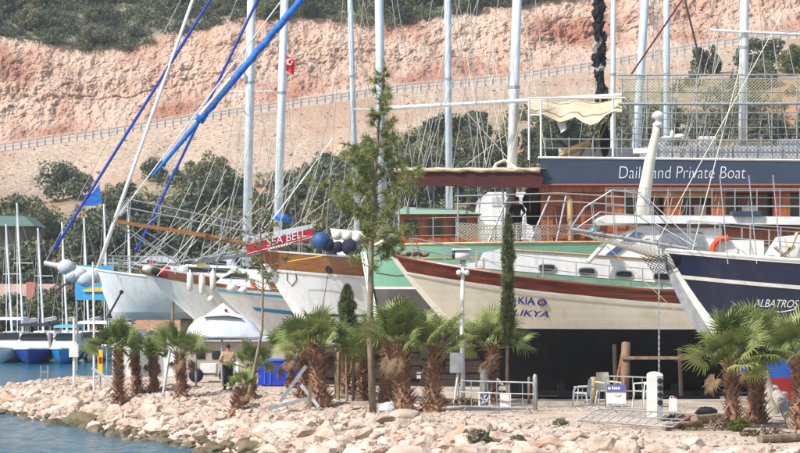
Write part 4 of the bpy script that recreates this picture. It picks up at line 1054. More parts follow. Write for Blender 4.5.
# bowsprit with plank and pipe rails
MB().tube([P(286, 246, D4), P(250, 252, D4), P(192, 262, D4)], [.2, .2, .14], 8).build('lower_spar', m_grey, sb_)
MB().slab([P(116, 219.5, D4-.35), P(206, 233.5, D4-.35), P(206, 237.5, D4-.35), P(116, 223, D4-.35)], (0, .7, 0)).build('bowsprit_plank', m_teak, sb_)
MB().tube([P(204, 236, D4), P(262, 247, D4)], .12, 8).build('bowsprit', m_teak, sb_)
for dy in (-.4, .4):
    for y0_, y1_ in ((199, 224), (208, 231)):
        MB().tube([P(112, 222, D4)+Vector((0, dy*.3, 0)), P(128, y0_, D4)+Vector((0, dy, 0)), P(245, y1_, D4)+Vector((0, dy*1.6, 0)), P(262, 246, D4)+Vector((0, dy*2, 0))], .028, 5).build('bowsprit_rail', m_galv, sb_)
    for x in (130, 160, 192, 222):
        MB().tube([P(x, interp(x, [128, 245], [199, 224]), D4)+Vector((0, dy*1.1, 0)), P(x-2, interp(x, [112, 262], [223, 247]), D4)+Vector((0, dy*.8, 0))], .022, 5).build('rail_post', m_galv, sb_)
for a_, b_ in (((128, 228), (176, 262)), ((146, 232), (196, 262)), ((176, 262), (222, 214)), ((240, 250), (180, 262)), ((118, 226), (170, 258)), ((205, 238), (200, 262)), ((228, 243), (216, 262)), ((196, 262), (244, 218))): line(sb_, P(*a_, D4-.2), P(*b_, D4-.2), .03, m_galv, 'brace')
MB().slab([P(246, 245, D4-.9), P(313, 228.5, D4-.9), P(313, 239, D4-.9), P(247, 255.5, D4-.9)], (0, .06, 0)).build('name_board', m_redboard, sb_)
MB().slab([P(246, 237, D4-.8), P(312, 224, D4-.8), P(313, 228, D4-.8), P(246, 244.5, D4-.8)], (0, .06, 0)).build('board_cover', m_lgrey, sb_)
for f0, f1 in ((.50, .58), (.80, .86)):
    MB().slab([P(247, lerp(245, 255.5, f0), D4-.92), P(312, lerp(228.5, 239, f0), D4-.92), P(312, lerp(228.5, 239, f1), D4-.92), P(247, lerp(245, 255.5, f1), D4-.92)], (0, .015, 0)).build('board_stripe', m_whiteflat, sb_) if f0 > .7 else None
du = (P(313, 228.5, D4)-P(246, 245, D4))
txt('SEA BELL', P(267, 246.5, D4-.95), du, (0, 0, 1), 8/F*D4, m_textw, sb_, 'name_lettering', 0, 40/F*D4, None, -.008)
for i in range(9): MB().slab([P(268+i*2.6, 248.2-i*.62, D4-.93), P(269.6+i*2.6, 247.8-i*.62, D4-.93), P(269.6+i*2.6, 249.6-i*.62, D4-.93), P(268+i*2.6, 250-i*.62, D4-.93)], (0, .01, 0)).build('small_print', m_textw, sb_)
tC, bC = mast(sb_, (379, 0), (383, 250), D4, 9, m_alublue, (110,), ext=6)
# furled jib on the bowsprit stay: bright blue cover, tie and bare stay
j0, j1 = P(114, 222, D4), P(306, -6, D4)
line(sb_, j0, tC, .03, m_whiteflat, 'forestay')
dj = (j1-j0)
def on(a, b, f): return a.lerp(b, f)
MB().tube([on(j0, j1, f) for f in np.linspace(.2, .44, 8)], [.06, .08, .1, .1, .11, .12, .12, .1], 8).build('sail_cover', m_sailcyan, sb_, True)
MB().tube([on(j0, j1, f)+Vector((.02*math.sin(f*90), 0, .02*math.sin(f*70))) for f in np.linspace(.44, 1.02, 26)], [.23 if i < 2 else .15+.04*abs(math.sin(i*1.7)) for i in range(26)], 9).build('sail_cover', m_sailcyan, sb_, True)
MB().tube([on(j0, j1, f)+Vector((-.1, -.12, .1)) for f in np.linspace(.46, .62, 6)], .09, 7).build('loose_sailcloth', m_whiteflat, sb_)
for q in ((305, 228), (338, 236), (420, 232), (436, 240)): line(sb_, tC, P(*q, D4-2.5), .016, m_wire, 'shroud')
# fenders and covers along its rail
for i, (x, y, r_, mt_, nm) in enumerate(((321, 236, .48, M('fender_blue', G(44,84,136), G(34,66,112), scale=3, rough=.6), 'blue_fender'), (337, 230, .27, m_fender, 'white_fender'), (347, 231, .28, m_fender, 'white_fender'), (357, 233, .28, m_fender, 'white_fender'), (338, 242, .3, m_navyfab, 'navy_bundle'), (350, 242, .45, m_navyfab, 'navy_bundle'), (362, 242, .42, m_navyfab, 'navy_bundle'), (328, 240, .34, m_navyfab, 'navy_bundle'), (385, 238, .36, m_fender, 'white_fender'))):
    MB().ball(P(x, y+5, D4-2.6), (r_*.95, r_*.85, r_*.88), 12, 9, .02).build(nm, mt_, sb_, True)
MB().tube([P(278, 219, D4+1), P(276, 214, D4+1)], .3, 8).build('mast_wrap', m_sailcyan, sb_) if False else None
line(sb_, P(286, 262, D4-1.5), P(322, 256, D4-2.5), .02, m_yellow, 'yellow_rope')

# ======== white ketch far left (M1) and small yacht with tan stripe (M2)
D5 = 135.
wk = boat('white_motor_sailer', 'white motor sailer with covered bow roller and two long blue furled jibs', 150, D5)
hk = Hull(96, D5, 17, 5, Z(270, D5), Z(284, D5), Z(280, D5), Z(320, D5), Z(312, D5), 1.0, pbow=.55, full=.3, bulw=.2, nose=.25)
hk.band(lambda t: hk.zk, lambda t: hk.zw, 4).build('bottom', m_lgrey, wk, True)
hk.band(lambda t: hk.zw, lambda t: hk.sheer(t), 5).build('topsides', m_white, wk, True)
hk.rail(.02, .05).build('toe_rail', m_whiteflat, wk); hk.deck(.05, m_whiteflat, wk)
hk.stanchions(wk, 8, .75, .05, .8, .02)
hk.keel_props(wk, (.25, .5))
MB().slab([P(150, 277, D5-1), P(166, 266, D5-1), P(238, 266, D5-1), P(252, 280, D5-1)], (0, 2.4, 0)).build('cabin', m_white, wk)
MB().slab([P(168, 268.5, D5-1.03), P(232, 268.5, D5-1.03), P(240, 275, D5-1.03), P(160, 275, D5-1.03)], (0, .03, 0)).build('cabin_window', m_glass, wk)
MB().tube([P(98, 272, D5), P(70, 268, D5), P(44, 263, D5)], [.2, .17, .13], 8).build('bowsprit', m_whiteflat, wk)
for x, y, r_ in ((66, 267, .42), (72, 276, .36), (86, 279, .45), (80, 274, .38), (92, 276, .34)): MB().ball(P(x, y, D5-.2), (r_*1.15, r_, r_), 16, 11, .06).build('canvas_bundle', m_lgrey, wk, True)
MB().tube([P(52, 293, D5), P(75, 278, D5), P(96, 273, D5)], .06, 6).build('bobstay', m_roped, wk)
MB().tube([P(107, 318, D5-1.6), P(121, 293, D5-2)], .06, 6).build('support_leg', m_roped, wk); MB().ball(P(121.5, 292, D5-2.1), .12, 8, 6).build('support_pad', m_dark, wk)
tD, bD = mast(wk, (251.5, 0), (246.5, 266), D5, 9, m_alu, (92,), ext=8)
j0, j1 = P(54, 250, D5), P(212, -3, D5)
line(wk, P(45, 263, D5), tD, .02, m_wire, 'forestay')
MB().tube([on(j0, j1, f) for f in np.linspace(0, 1.2, 16)], .085, 8).build('furled_jib', m_sailblue, wk, True)
MB().slab([P(83, 206, D5-.05), P(99, 184, D5-.05), P(102, 203, D5-.05), P(93, 206, D5-.05)], (0, .1, 0)).build('jib_clew', m_sailcyan, wk)
MB().tube([P(98, 268, D5), P(113, 225, D5), P(194, -4, D5)], [.12, .11, .09], 8).build('furled_staysail', m_whiteflat, wk, True)
MB().bp(235, 72, 244, 78, D5-.4, .3).build('radar', m_whiteflat, wk)
for q in ((205, 276), (226, 280), (286, 276)): line(wk, P(249, 30, D5), P(*q, D5-1.9), .016, m_wire, 'shroud'); 
D6 = 128.
yt = boat('tan_stripe_yacht', 'white sailing yacht with tan wooden sheer stripe propped behind left palms', 190, D6)
hy = Hull(134, D6, 15, 4.4, Z(263, D6), Z(281, D6), Z(282, D6), 2.4, Z(334, D6), 4.6, pbow=.9, full=.45, bulw=.3)
hy.band(lambda t: hy.zk, lambda t: hy.zw, 4).build('bottom', m_white, yt, True)
hy.band(lambda t: hy.zw, lambda t: hy.sheer(t)-.62, 5).build('topsides', m_white, yt, True)
hy.band(lambda t: hy.sheer(t)-.62, lambda t: hy.sheer(t)-.1, 2, .012).build('sheer_stripe', m_teak, yt, True)
hy.band(lambda t: hy.sheer(t)-.1, lambda t: hy.sheer(t), 1, .02).build('toe_rail', m_whiteflat, yt); hy.deck(.1, m_whiteflat, yt)
hy.stanchions(yt, 7, .65, .06, .7, .018)
hy.keel_props(yt, (.3, .55))
MB().slab([P(175, 274, D6-.9), P(186, 264, D6-.9), P(236, 266, D6-.9), P(248, 280, D6-.9)], (0, 1.8, 0)).build('cabin', m_white, yt)
MB().slab([P(188, 267, D6-.93), P(232, 268.5, D6-.93), P(236, 273, D6-.93), P(186, 272, D6-.93)], (0, .03, 0)).build('cabin_window', m_glass, yt)
tE, bE = mast(yt, (284.5, 0), (276.5, 276), D6, 8.5, m_alu, (), ext=7)
j0, j1 = P(136, 252, D6), P(258.5, -2, D6)
line(yt, P(134, 262, D6), tE, .018, m_wire, 'forestay')
MB().tube([on(j0, j1, f) for f in np.linspace(0, 1.25, 16)], .075, 8).build('furled_jib', m_sailblue, yt, True)
MB().tube([P(277, 218, D6), P(275, 214, D6)], .26, 9).build('boom_fitting', m_sailcyan, yt); MB().tube([P(277, 217, D6-.2), P(284, 218, D6-.2), P(292, 221, D6-.2)], [.2, .18, .12], 8).build('boom_cover', m_sailcyan, yt, True)
for q in ((214, 276), (238, 279), (300, 280)): line(yt, P(283, 20, D6), P(*q, D6-1.7), .014, m_wire, 'shroud')
for a_, b_ in (((248, 116), (276, 113)), ((243, 110), (248, 116))): line(yt, P(*a_, D6), P(*b_, D6), .02, m_wire, 'spreader_wire')
for x, y in ((190, 281), (202, 284), (213, 280)): MB().lathe(P(x, y, D6-2.1), [(.04, -.55), (.16, -.45), (.17, 0), (.16, .4), (.05, .5), (.04, .6)], 10).build('fender', m_fender, yt, True)
MB().ball(P(211, 299, D6-2.1), .18, 10, 7).build('fender', m_fender, yt, True)
MB().tube([P(196, 264, D6-1), P(206, 262, D6-1)], .12, 7).build('yellow_float', m_yellow, yt)
# flag on that mast
fl = thing('turkish_flag', 'small red flag with white crescent hanging beside the second tall mast', 'flag', P(288, 70, D6))
rows = []
for i in range(7): rows.append([P(286+i*1.4+.5*math.sin(j), 55+j*3+i*.9, D6-.15-.06*math.sin(i*1.5+j*.5)) for j in range(6)])
MB().grid(rows).build('cloth', M('flag_red', G(232,44,56), rough=.8, trans=.2), fl, True)
MB().tube([P(289.8+2.3*math.cos(a), 62-2.7*math.sin(a), D6-.3) for a in np.linspace(.8, 5.5, 14)], [.02+.05*math.sin(i/13*math.pi) for i in range(14)], 5).build('crescent', m_whiteflat, fl)
MB().ball(P(292.2, 62.3, D6-.32), .05, 6, 5).build('star', m_whiteflat, fl)
MB().tube([P(285, 52, D6-.1), P(288, 74, D6-.1)], .012, 4).build('halyard', m_wire, fl)

# white hull with turquoise stripe, and other boats standing behind
D7 = 121.
tq = boat('turquoise_stripe_boat', 'white boat with turquoise gunwale and stripe, stem beside the young tree', 250, D7)
ht = Hull(216, D7, 13, 4.0, Z(289, D7), Z(300, D7), Z(296, D7), 2.7, Z(334, D7), 2.6, pbow=.95, full=.4)
ht.band(lambda t: ht.zk, lambda t: ht.zw, 3).build('bottom', m_turq, tq, True)
ht.band(lambda t: ht.zw, lambda t: ht.sheer(t)-.1, 5).build('topsides', m_white, tq, True)
ht.band(lambda t: ht.sheer(t)-.1, lambda t: ht.sheer(t), 1, .03).build('gunwale', m_turq, tq)
ht.band(lambda t: ht.sheer(t)-.95, lambda t: ht.sheer(t)-.75, 1, .012, t0=.08, t1=.35, cap=False).build('stripe', M('stripe_blue', G(40,130,190), rough=.5), tq)
ht.deck(.1, m_whiteflat, tq); ht.stanchions(tq, 6, .7, .06, .6, .02); ht.keel_props(tq, (.3, .6))
MB().slab([P(215, 283, D7), P(232, 268, D7), P(262, 270, D7), P(270, 290, D7)], (0, 2, 0)).build('cabin', m_white, tq)
MB().slab([P(222, 278, D7-.03), P(232, 273, D7-.03), P(246, 274, D7-.03), P(248, 279, D7-.03)], (0, .03, 0)).build('cabin_window', m_glass, tq)
fl2 = thing('pennant', 'small red and yellow flag on the turquoise striped boat', 'flag', P(253, 290, D7-2))
MB().grid([[P(250, 281, D7-2), P(254, 283, D7-2.1), P(257, 287, D7-2)], [P(252, 287, D7-2), P(255, 288, D7-2.1), P(258, 289, D7-2)]]).build('cloth', m_orange, fl2)
MB().tube([P(250, 279, D7-2), P(252, 297, D7-2)], .015, 4).build('staff', m_wire, fl2)
def back_boat(name, label, px, D, L, zt, masts, seed, house=None):
    t = boat(name, label, px, D)
    hb_ = Hull(px, D, L, 4.4, zt+.6, zt, zt+.2, 2.2, zt-1.4, 2.0, full=.4)
    hb_.band(lambda t: hb_.zk, lambda t: hb_.zw, 3, n=16).build('bottom', m_red if seed % 2 else m_black, t, True)
    hb_.band(lambda t: hb_.zw, lambda t: hb_.sheer(t), 4, n=16).build('topsides', m_white, t, True); hb_.deck(.1, m_whiteflat, t, n=12)
    hb_.keel_props(t, (.3, .6))
    if house: 
        x0, y0_, x1, y1_ = house
        MB().slab([P(x0, y1_, D-1.2), P(x0+6, y0_+8, D-1.2), P(x0+16, y0_, D-1.2), P(x1-4, y0_, D-1.2), P(x1, y1_, D-1.2)], (0, 2.4, 0)).build('wheelhouse', m_white, t)
        MB().bp(x0+20, y0_+5, x1-8, y0_+14, D-1.24, .04).build('wheelhouse_window', m_lgrey, t)
    for top, bot, w_, mt_ in masts:
        a, b = mast(t, top, bot, D, w_, mt_, (), ext=6)
        rr = random.Random(seed+int(top[0]))
        for k in range(5): line(t, a.lerp(b, rr.uniform(0, .35)), P(bot[0]+rr.choice((-1, 1))*rr.uniform(20, 60), min(bot[1], 235), D-2+rr.uniform(0, 2)), .015, m_wire, 'shroud')
    return t
back_boat('white_ketch', 'white ketch standing behind mint gulet foredeck with two slim masts', 330, 122, 15, Z(240, 122), (((350, 0), (357, 235), 5.5, m_alublue), ((447.5, 0), (449.5, 240), 7, m_alublue)), 1, (472, 192, 534, 242))
back_boat('white_ketch', 'white ketch hidden behind the mahogany deckhouse with two bluish masts', 560, 124, 16, Z(235, 124), (((613, 0), (613, 230), 5.5, m_alu), ((666.5, 0), (667, 230), 6.5, m_alublue)), 2)
back_boat('white_sloop', 'white sloop behind the radar mast with one leaning pale mast', 590, 131, 15, Z(235, 131), (((645, 0), (631, 230), 8.5, m_alublue),), 3)
# tattered black and white furled sail hanging from a stay
ts_ = thing('tattered_sail', 'tattered black and white furled sail hanging above the beige awning', 'sail', P(602, 100, Dd+2))
rr = random.Random(4)
for k in range(34):
    y = lerp(-6, 96, k/33); MB().ball(P(600+rr.uniform(-3.5, 3.5), y, Dd+2+rr.uniform(-.1, .1)), (rr.uniform(.1, .24), .12, rr.uniform(.2, .42)), 8, 6, .5).build('sail_fold', rr.choice([m_dark, m_dark, m_dark, M('faded_cloth', G(150,144,134), rough=.9)]), ts_)
MB().tube([P(601, -12, Dd+2), P(604, 112, Dd+2)], .05, 6).build('stay', m_roped, ts_)
# criss-cross rigging in the middle of the yard, tied to the white gulet
rr = random.Random(21)
for k in range(26):
    x0 = rr.uniform(240, 350); line(sb_, P(x0, rr.uniform(212, 246), D4-rr.uniform(-2, 2)), P(x0+rr.uniform(15, 70), rr.uniform(130, 190), D4+rr.uniform(-1, 1)), .013, rr.choice([m_wire, m_rope]), 'rope')
for k in range(14):
    x0 = rr.uniform(395, 560); line(gr, P(x0, rr.uniform(160, 225), D3-2.5), P(x0+rr.uniform(-50, 50), rr.uniform(-10, 60), D3), .013, rr.choice([m_wire, m_rope]), 'rope')
for k in range(16):
    x0 = rr.uniform(640, 800); line(gr, P(x0, rr.uniform(170, 240), D3-2.8), P(x0+rr.uniform(10, 60), rr.uniform(20, 120), D3-1), .013, rr.choice([m_wire, m_rope]), 'rope')
for k in range(18):
    x0 = rr.uniform(100, 240); line(wk if k % 2 else yt, P(x0, rr.uniform(255, 285), (D5 if k % 2 else D6)-1.5), P(x0+rr.uniform(20, 90), rr.uniform(150, 240), (D5 if k % 2 else D6)), .016, rr.choice([m_wire, m_rope, m_galv]), 'rope')
# deck clutter on the small boats: hoods, frames, coils, crates
MB().slab([P(196, 276, D6-.6), P(201, 262, D6-.6), P(214, 257, D6-.6), P(232, 258, D6-.6), P(238, 276, D6-.6)], (0, 1.8, 0)).build('spray_hood', m_lgrey, yt)
MB().slab([P(204, 264, D6-.63), P(213, 260, D6-.63), P(226, 261, D6-.63), P(226, 266, D6-.63)], (0, .02, 0)).build('hood_window', m_glass, yt)
for x, y, r_, mt_ in ((148, 269, .25, m_rope), (158, 271, .3, m_dark), (166, 272, .35, m_redboard), (174, 271, .3, m_lgrey), (183, 270, .32, m_whiteflat)): MB().ball(P(x, y, D6-.8), (r_*1.2, r_, r_*.8), 10, 7, .12).build('deck_bundle', mt_, yt, True)
for x in (112, 128, 140, 156): MB().tube([P(x, 272, D5-1.5), P(x+1, 256, D5-1.5)], .03, 5).build('frame_post', m_steel, wk)
for y in (256, 264): MB().tube([P(108, y, D5-1.5), P(172, y+1, D5-1.5)], .025, 5).build('frame_rail', m_steel, wk)
MB().slab([P(140, 262, D5-1), P(150, 256, D5-1), P(170, 256, D5-1), P(176, 263, D5-1)], (0, 2, 0)).build('bimini', m_lgrey, wk)
MB().slab([P(147, 260, D5-1.4), P(158, 261, D5-1.4), P(157, 266, D5-1.4), P(147, 265, D5-1.4)], (0, .04, 0)).build('red_cloth', m_redboard, wk)
for x, y, r_ in ((232, 288, .28), (243, 290, .22)): MB().ball(P(x, y, D7-1.6), (r_, r_, r_*.8), 9, 6, .12).build('deck_bundle', m_whiteflat, tq, True)
# shrink-wrapped dinghy on a cradle
D8 = 95.
dg = boat('covered_dinghy', 'pale grey upturned dinghy hull with pointed white cover on a cradle', 225, D8)
rows = []
for i in range(15):
    f = i/14; x = lerp(184, 264, f); top = interp(x, [184, 190, 198, 210, 224, 240, 252, 264], [336, 325, 318, 314, 312, 314, 321, 336]); hw_ = .95*min(1, math.sin(min(1, f*2.2)*math.pi/2)+.05)*(1-.35*f**3)
    rows.append([P(x, 337.5-(337.5-top)*math.sin(a)**.75, D8+.95-hw_*math.cos(a)) for a in np.linspace(0, math.pi, 11)])
MB().grid(rows).build('hull', M('dinghy_white', G(216,222,226), G(198,206,212), scale=1.5, rough=.5), dg, True)
cv = MB(); ap = P(223, 303, D8+.8); rg = [P(x, y, D8+dy) for x, y, dy in ((203, 317, .25), (214, 316, .1), (228, 315.5, .1), (242, 318, .25), (240, 317, 1.7), (206, 317, 1.7))]
cv.add([ap]+rg, [(0, 1+i, 1+(i+1) % 6) for i in range(6)]); cv.build('cover', m_whiteflat, dg)
MB().tube([P(186, 337.5, D8-.03), P(262, 337.5, D8-.03)], .05, 6).build('rub_strip', m_grey, dg)
MB().lathe(P(226, 310.5, D8+.25), [(.0, 0), (.07, .0), (.07, .02), (0.0, .02)], 10, 'y').build('red_emblem', m_redboard, dg)
for x in (196, 222, 250):
    for dy in (.2, 1.6): MB().tube([ground_of(x, D8+dy), P(x, 338, D8+dy)], .05, 6).build('cradle_leg', m_galv, dg)
for dy in (.2, 1.6): MB().tube([P(190, 339, D8+dy), P(258, 339, D8+dy)], .05, 6).build('cradle_beam', m_galv, dg)
# ------------------------------------------------------------------ people
def person(px, py_feet, D, h, face, label, top_m, leg_m, arms='down', zbase=None, hair=True, bald=False):
    b = ground_of(px, D, zbase if zbase is not None else QZ); t = thing('person', label, 'person', b)
    k = h/1.75
    if arms == 'down': el, wr = (.27, .02, 1.12), (.29, .10, .88)
    elif arms == 'front': el, wr = (.30, .06, 1.14), (.16, .30, 1.08)
    else: el, wr = (.33, .0, 1.14), (.19, .12, 1.0)
    J = {'pel': (0, 0, .95), 'sp': (0, .01, 1.15), 'ch': (0, .0, 1.36), 'nk': (0, .01, 1.50), 'hd': (0, .03, 1.58), 'hd2': (0, .025, 1.70)}
    E_ = [('pel', 'sp'), ('sp', 'ch'), ('ch', 'nk'), ('nk', 'hd'), ('hd', 'hd2')]
    Rd = {'pel': (.15, .11), 'sp': (.14, .10), 'ch': (.17, .11), 'nk': (.055, .055), 'hd': (.082, .095), 'hd2': (.07, .08)}
    for s_, S_ in ((-1, 'l'), (1, 'r')):
        J['sh'+S_] = (s_*.18, 0, 1.42); J['el'+S_] = (s_*el[0], el[1], el[2]); J['wr'+S_] = (s_*wr[0], wr[1], wr[2])
        J['hp'+S_] = (s_*.1, 0, .90); J['kn'+S_] = (s_*.115, .03*s_, .5); J['an'+S_] = (s_*.12, .0, .09); J['to'+S_] = (s_*.14, .16, .04)
        E_ += [('ch', 'sh'+S_), ('sh'+S_, 'el'+S_), ('el'+S_, 'wr'+S_), ('pel', 'hp'+S_), ('hp'+S_, 'kn'+S_), ('kn'+S_, 'an'+S_), ('an'+S_, 'to'+S_)]
        Rd.update({'sh'+S_: (.07, .07), 'el'+S_: (.045, .045), 'wr'+S_: (.03, .026), 'hp'+S_: (.095, .1), 'kn'+S_: (.065, .065), 'an'+S_: (.045, .045), 'to'+S_: (.035, .03)})
    ca, sa = math.cos(face), math.sin(face)
    def Wd(p): return Vector((p[0]*ca-p[1]*sa, p[0]*sa+p[1]*ca, p[2]))*k
    def skin(name, names, mat, grow=0, root='pel'):
        ed = [(a, c) for a, c in E_ if a in names and c in names]; ks = list(names); ix = {n_: i for i, n_ in enumerate(ks)}
        me = bpy.data.meshes.new(name); me.from_pydata([Wd(J[n_]) for n_ in ks], [(ix[a], ix[c]) for a, c in ed], []); me.materials.append(mat)
        o = bpy.data.objects.new(name, me); COL.objects.link(o); o.parent = t
        o.modifiers.new('skin', 'SKIN'); sv_ = me.skin_vertices[0].data
        for n_ in ks: sv_[ix[n_]].radius = ((Rd[n_][0]+grow)*k, (Rd[n_][1]+grow)*k); sv_[ix[n_]].use_root = (n_ == root)
        sd = o.modifiers.new('sub', 'SUBSURF'); sd.levels = 2; sd.render_levels = 2
        return o
    skin('body', list(J), m_skin)
    skin('shirt', ['pel', 'sp', 'ch', 'shl', 'shr', 'ell', 'elr'], top_m, .018)
    skin('trousers', ['pel', 'hpl', 'hpr', 'knl', 'knr', 'anl', 'anr'], leg_m, .02)
    for S_ in 'lr':
        s_ = -1 if S_ == 'l' else 1; w_ = Vector(J['wr'+S_]); d = (w_-Vector(J['el'+S_])).normalized(); side = Vector((0, 1, 0)) if abs(d.y) < .7 else Vector((0, 0, 1))
        hd = MB(); pe = w_+d*.09; hd.tube([Wd(w_), Wd(w_+d*.05), Wd(pe)], [.026*k, .038*k, .034*k], 6)
        for i, L in enumerate((.07, .08, .075, .06)):
            o_ = side*(i-1.5)*.019; hd.tube([Wd(pe+o_), Wd(pe+o_+d*L*.6), Wd(pe+o_+d*L+Vector((-s_*.02, 0, 0)))], [.009*k, .008*k, .006*k], 5)
        hd.tube([Wd(w_+d*.03), Wd(w_+d*.06+side*.05), Wd(w_+d*.1+side*.055)], [.011*k, .01*k, .007*k], 5); 
        o_ = off(t); hd.v = [(x+o_.x, y+o_.y, z+o_.z) for x, y, z in hd.v]; hd.build('hand', m_skin, t, True)
        sh = MB(); a_ = Vector(J['an'+S_]); sh.v = []; sh.box((0, 0, 0), (.1, .28, .09)); sh.v = [tuple(Wd((x+a_.x, y+a_.y+.07, z+.045))+o_) for x, y, z in sh.v]; sh.build('shoe', m_dark, t)
    o_ = off(t)
    hm = MB(); hm.ball((0, 0, 0), (.092, .105, .085 if not bald else .05), 12, 8); hm.v = [tuple(Wd((x, y-.012, z+1.70+(.0 if not bald else -.0)))+o_) for x, y, z in hm.v]
    hm.build('hair', m_hair if hair is True else hair, t, True)
    fc_ = MB(); fc_.ball(Wd((0, .125, 1.63))+o_, .018*k, 6, 5)
    for s_ in (-1, 1): fc_.ball(Wd((s_*.092, .02, 1.64))+o_, (.016*k, .02*k, .03*k), 6, 5)
    fc_.build('nose_and_ears', m_skin, t, True)
    ey = MB()
    for s_ in (-1, 1): ey.ball(Wd((s_*.033, .112, 1.665))+o_, .011*k, 6, 5)
    ey.build('eyes', m_dark, t); 
    mo = MB(); mo.ball(Wd((0, .118, 1.585))+o_, (.024*k, .01*k, .007*k), 6, 5); mo.build('mouth', m_redboard, t)
    return t
person(228, 390, Dg(391), 1.76, .25, 'man in tan shirt and black trousers standing with his back turned', m_tan, m_dark, 'front')
person(517, 240, D3-2.0, 1.95, -.3, 'person in black seen from behind on the mint gulet foredeck', m_dark, m_dark, 'front', zbase=Z(241.5, D3-2.8))
person(393, 396, Dg(397), 1.7, 2.6, 'worker in orange vest half hidden behind the palm trunks', m_orange, m_navyfab, 'hips')
person(357, 395, Dg(395), 1.72, 2.2, 'worker with white cap and dark clothes behind the pine trunk', m_dark, m_dark, 'down', hair=m_whiteflat)

# ------------------------------------------------------------------ things on the waterfront
def gpt(px, py): 
    D = Dg(py); p = ground_of(px, D); p.z = gz(p.x, p.y); return p, D
# CCTV pole
p, D = gpt(463, 404)
cp = thing('camera_pole', 'white pole with a big surveillance camera and grey control box', 'camera pole', p)
MB().tube([p, P(462, 330, D), P(463, 250, D)], [.085, .075, .06], 10).build('pole', m_whiteflat, cp, True)
MB().tube([P(455, 255, D-.1), P(470, 255, D-.1)], .17, 12).build('camera_housing', m_whiteflat, cp, True)
MB().tube([P(452, 255, D-.1), P(455.2, 255, D-.1)], [.13, .15], 12).build('camera_lens', m_glass, cp, True)
MB().bp(452, 248.5, 471, 250, D-.32, .42).build('sun_shield', m_whiteflat, cp)
MB().bp(460, 259, 466, 264, D-.06, .12).build('bracket', m_galv, cp)
MB().bp(467, 263, 475, 268, D-.15, .25).build('junction_box', m_whiteflat, cp)
for x in (459, 467): MB().lathe(P(x, 274, D-.1), [(.03, -.05), (.09, 0), (.09, .1), (.03, .14)], 10).build('small_camera', m_whiteflat, cp, True)
MB().tube([P(458, 273, D), P(469, 273, D)], .025, 6).build('cross_arm', m_galv, cp)
MB().bp(450, 353, 463, 373, D-.18, .22).build('control_box', m_grey, cp)
MB().tube([P(458, 373, D-.05), P(455, 398, D-.05), ground_of(454, D-.05)], .05, 6).build('conduit', m_whiteflat, cp)
# posts and bollards
def post(px, py, ptop, wpx, mat, label, cap='flat'):
    p, D = gpt(px, py); r = wpx/F*D/2; t = thing('bollard', label, 'bollard', p); H = P(px, ptop, D).z-p.z
    prof = [(r, 0), (r, H*.96), (r*.9, H*.985), (r*.5, H)] if cap == 'flat' else [(r, 0), (r, H*.85), (r*.92, H*.92), (r*.7, H*.97), (r*.25, H)]
    MB().lathe(p, prof, 14).build('shaft', mat, t, True); MB().lathe(p+Vector((0, 0, -.02)), [(r*1.5, 0), (r*1.5, .05), (r*1.1, .06)], 14).build('base', m_conc, t)
post(486, 402, 364, 12, m_galv, 'thick grey round topped bollard behind the steel barrier', 'dome')
post(535, 411, 374, 5, m_galv, 'slim grey post at the right end of the steel barrier', 'dome')
post(593.5, 405, 377, 6.5, M('yellow_wood_post', G(192,172,124), G(164,144,102), scale=5, rough=.8), 'short yellowish wooden post under the black hull')
post(529, 405, 377, 3, m_oldwood, 'thin dark wooden stake behind the steel barrier')
# crowd barriers
def barrier(c0, c1, h, tilt, label, nb=9, feet=True):
    c0, c1 = Vector(c0), Vector(c1); t = thing('steel_barrier', label, 'barrier', (c0+c1)/2, 'steel crowd barriers')
    ax = (c1-c0).normalized(); up = (Vector((0, 0, 1))*math.cos(tilt)+Vector((ax.y, -ax.x, 0))*math.sin(tilt)).normalized()
    a, b = c0+up*.18, c1+up*.18; A, B_ = c0+up*h, c1+up*h; r = .024
    MB().tube([a, A-up*.12, A+ax*.12, B_-ax*.12, B_-up*.12, b, a], r, 6).build('frame', m_galv, t, True)
    MB().tube([a.lerp(A, .55), b.lerp(B_, .55)], .016, 5).build('mid_rail', m_galv, t)
    for i in range(1, nb): MB().tube([a.lerp(b, i/nb), A.lerp(B_, i/nb)], .014, 5).build('bar', m_galv, t)
    if feet:
        for q in (c0.lerp(c1, .1), c0.lerp(c1, .9)):
            n_ = Vector((-ax.y, ax.x, 0)); MB().tube([q+n_*.3-up*.0, q+up*.18, q-n_*.3], .02, 5).build('foot', m_galv, t)
    return t
p, D = gpt(459, 412); q, D_ = gpt(536, 414)
barrier(p, q, (412-381)/F*D*1.0, .05, 'upright steel barrier carrying two small signs beside the grey bollard', 6)
BD = D
p, D = gpt(606, 413); q, D_ = gpt(662, 416)
barrier(p, q, 37/F*D, .04, 'upright steel barrier in front of white chairs and blue sign', 6)
p, D = gpt(574, 424); q, D_ = gpt(668, 432)
barrier(p+Vector((0, 0, .05)), q+Vector((0, 0, .05)), .95, -1.12, 'steel barrier fallen flat on the rubble before the pedestal', 10, False)
p, D = gpt(572, 412); q, D_ = gpt(598, 410)
barrier(p, q, 24/F*D, .1, 'short low steel barrier section left of the tan chair', 3)
def sign(name, x0, y0, x1, y1, D, mat, label, inner=None, legs=False):
    b = P((x0+x1)/2, y1, D); t = thing(name, label, 'sign', b)
    r = .05; MB().bp(x0, y0, x1, y1, D, .05).build('panel', mat, t)
    if inner: MB().bp(x0+1.5, y0+1.5, x1-1.5, y1-1.5, D-.008, .012).build('face', inner, t)
    for x in (x0+2, x1-2): MB().tube([P(x, y0+1, D+.02), P(x-.5, y0-8, D+.02)], .012, 5).build('hanger', m_wire, t)
    return t
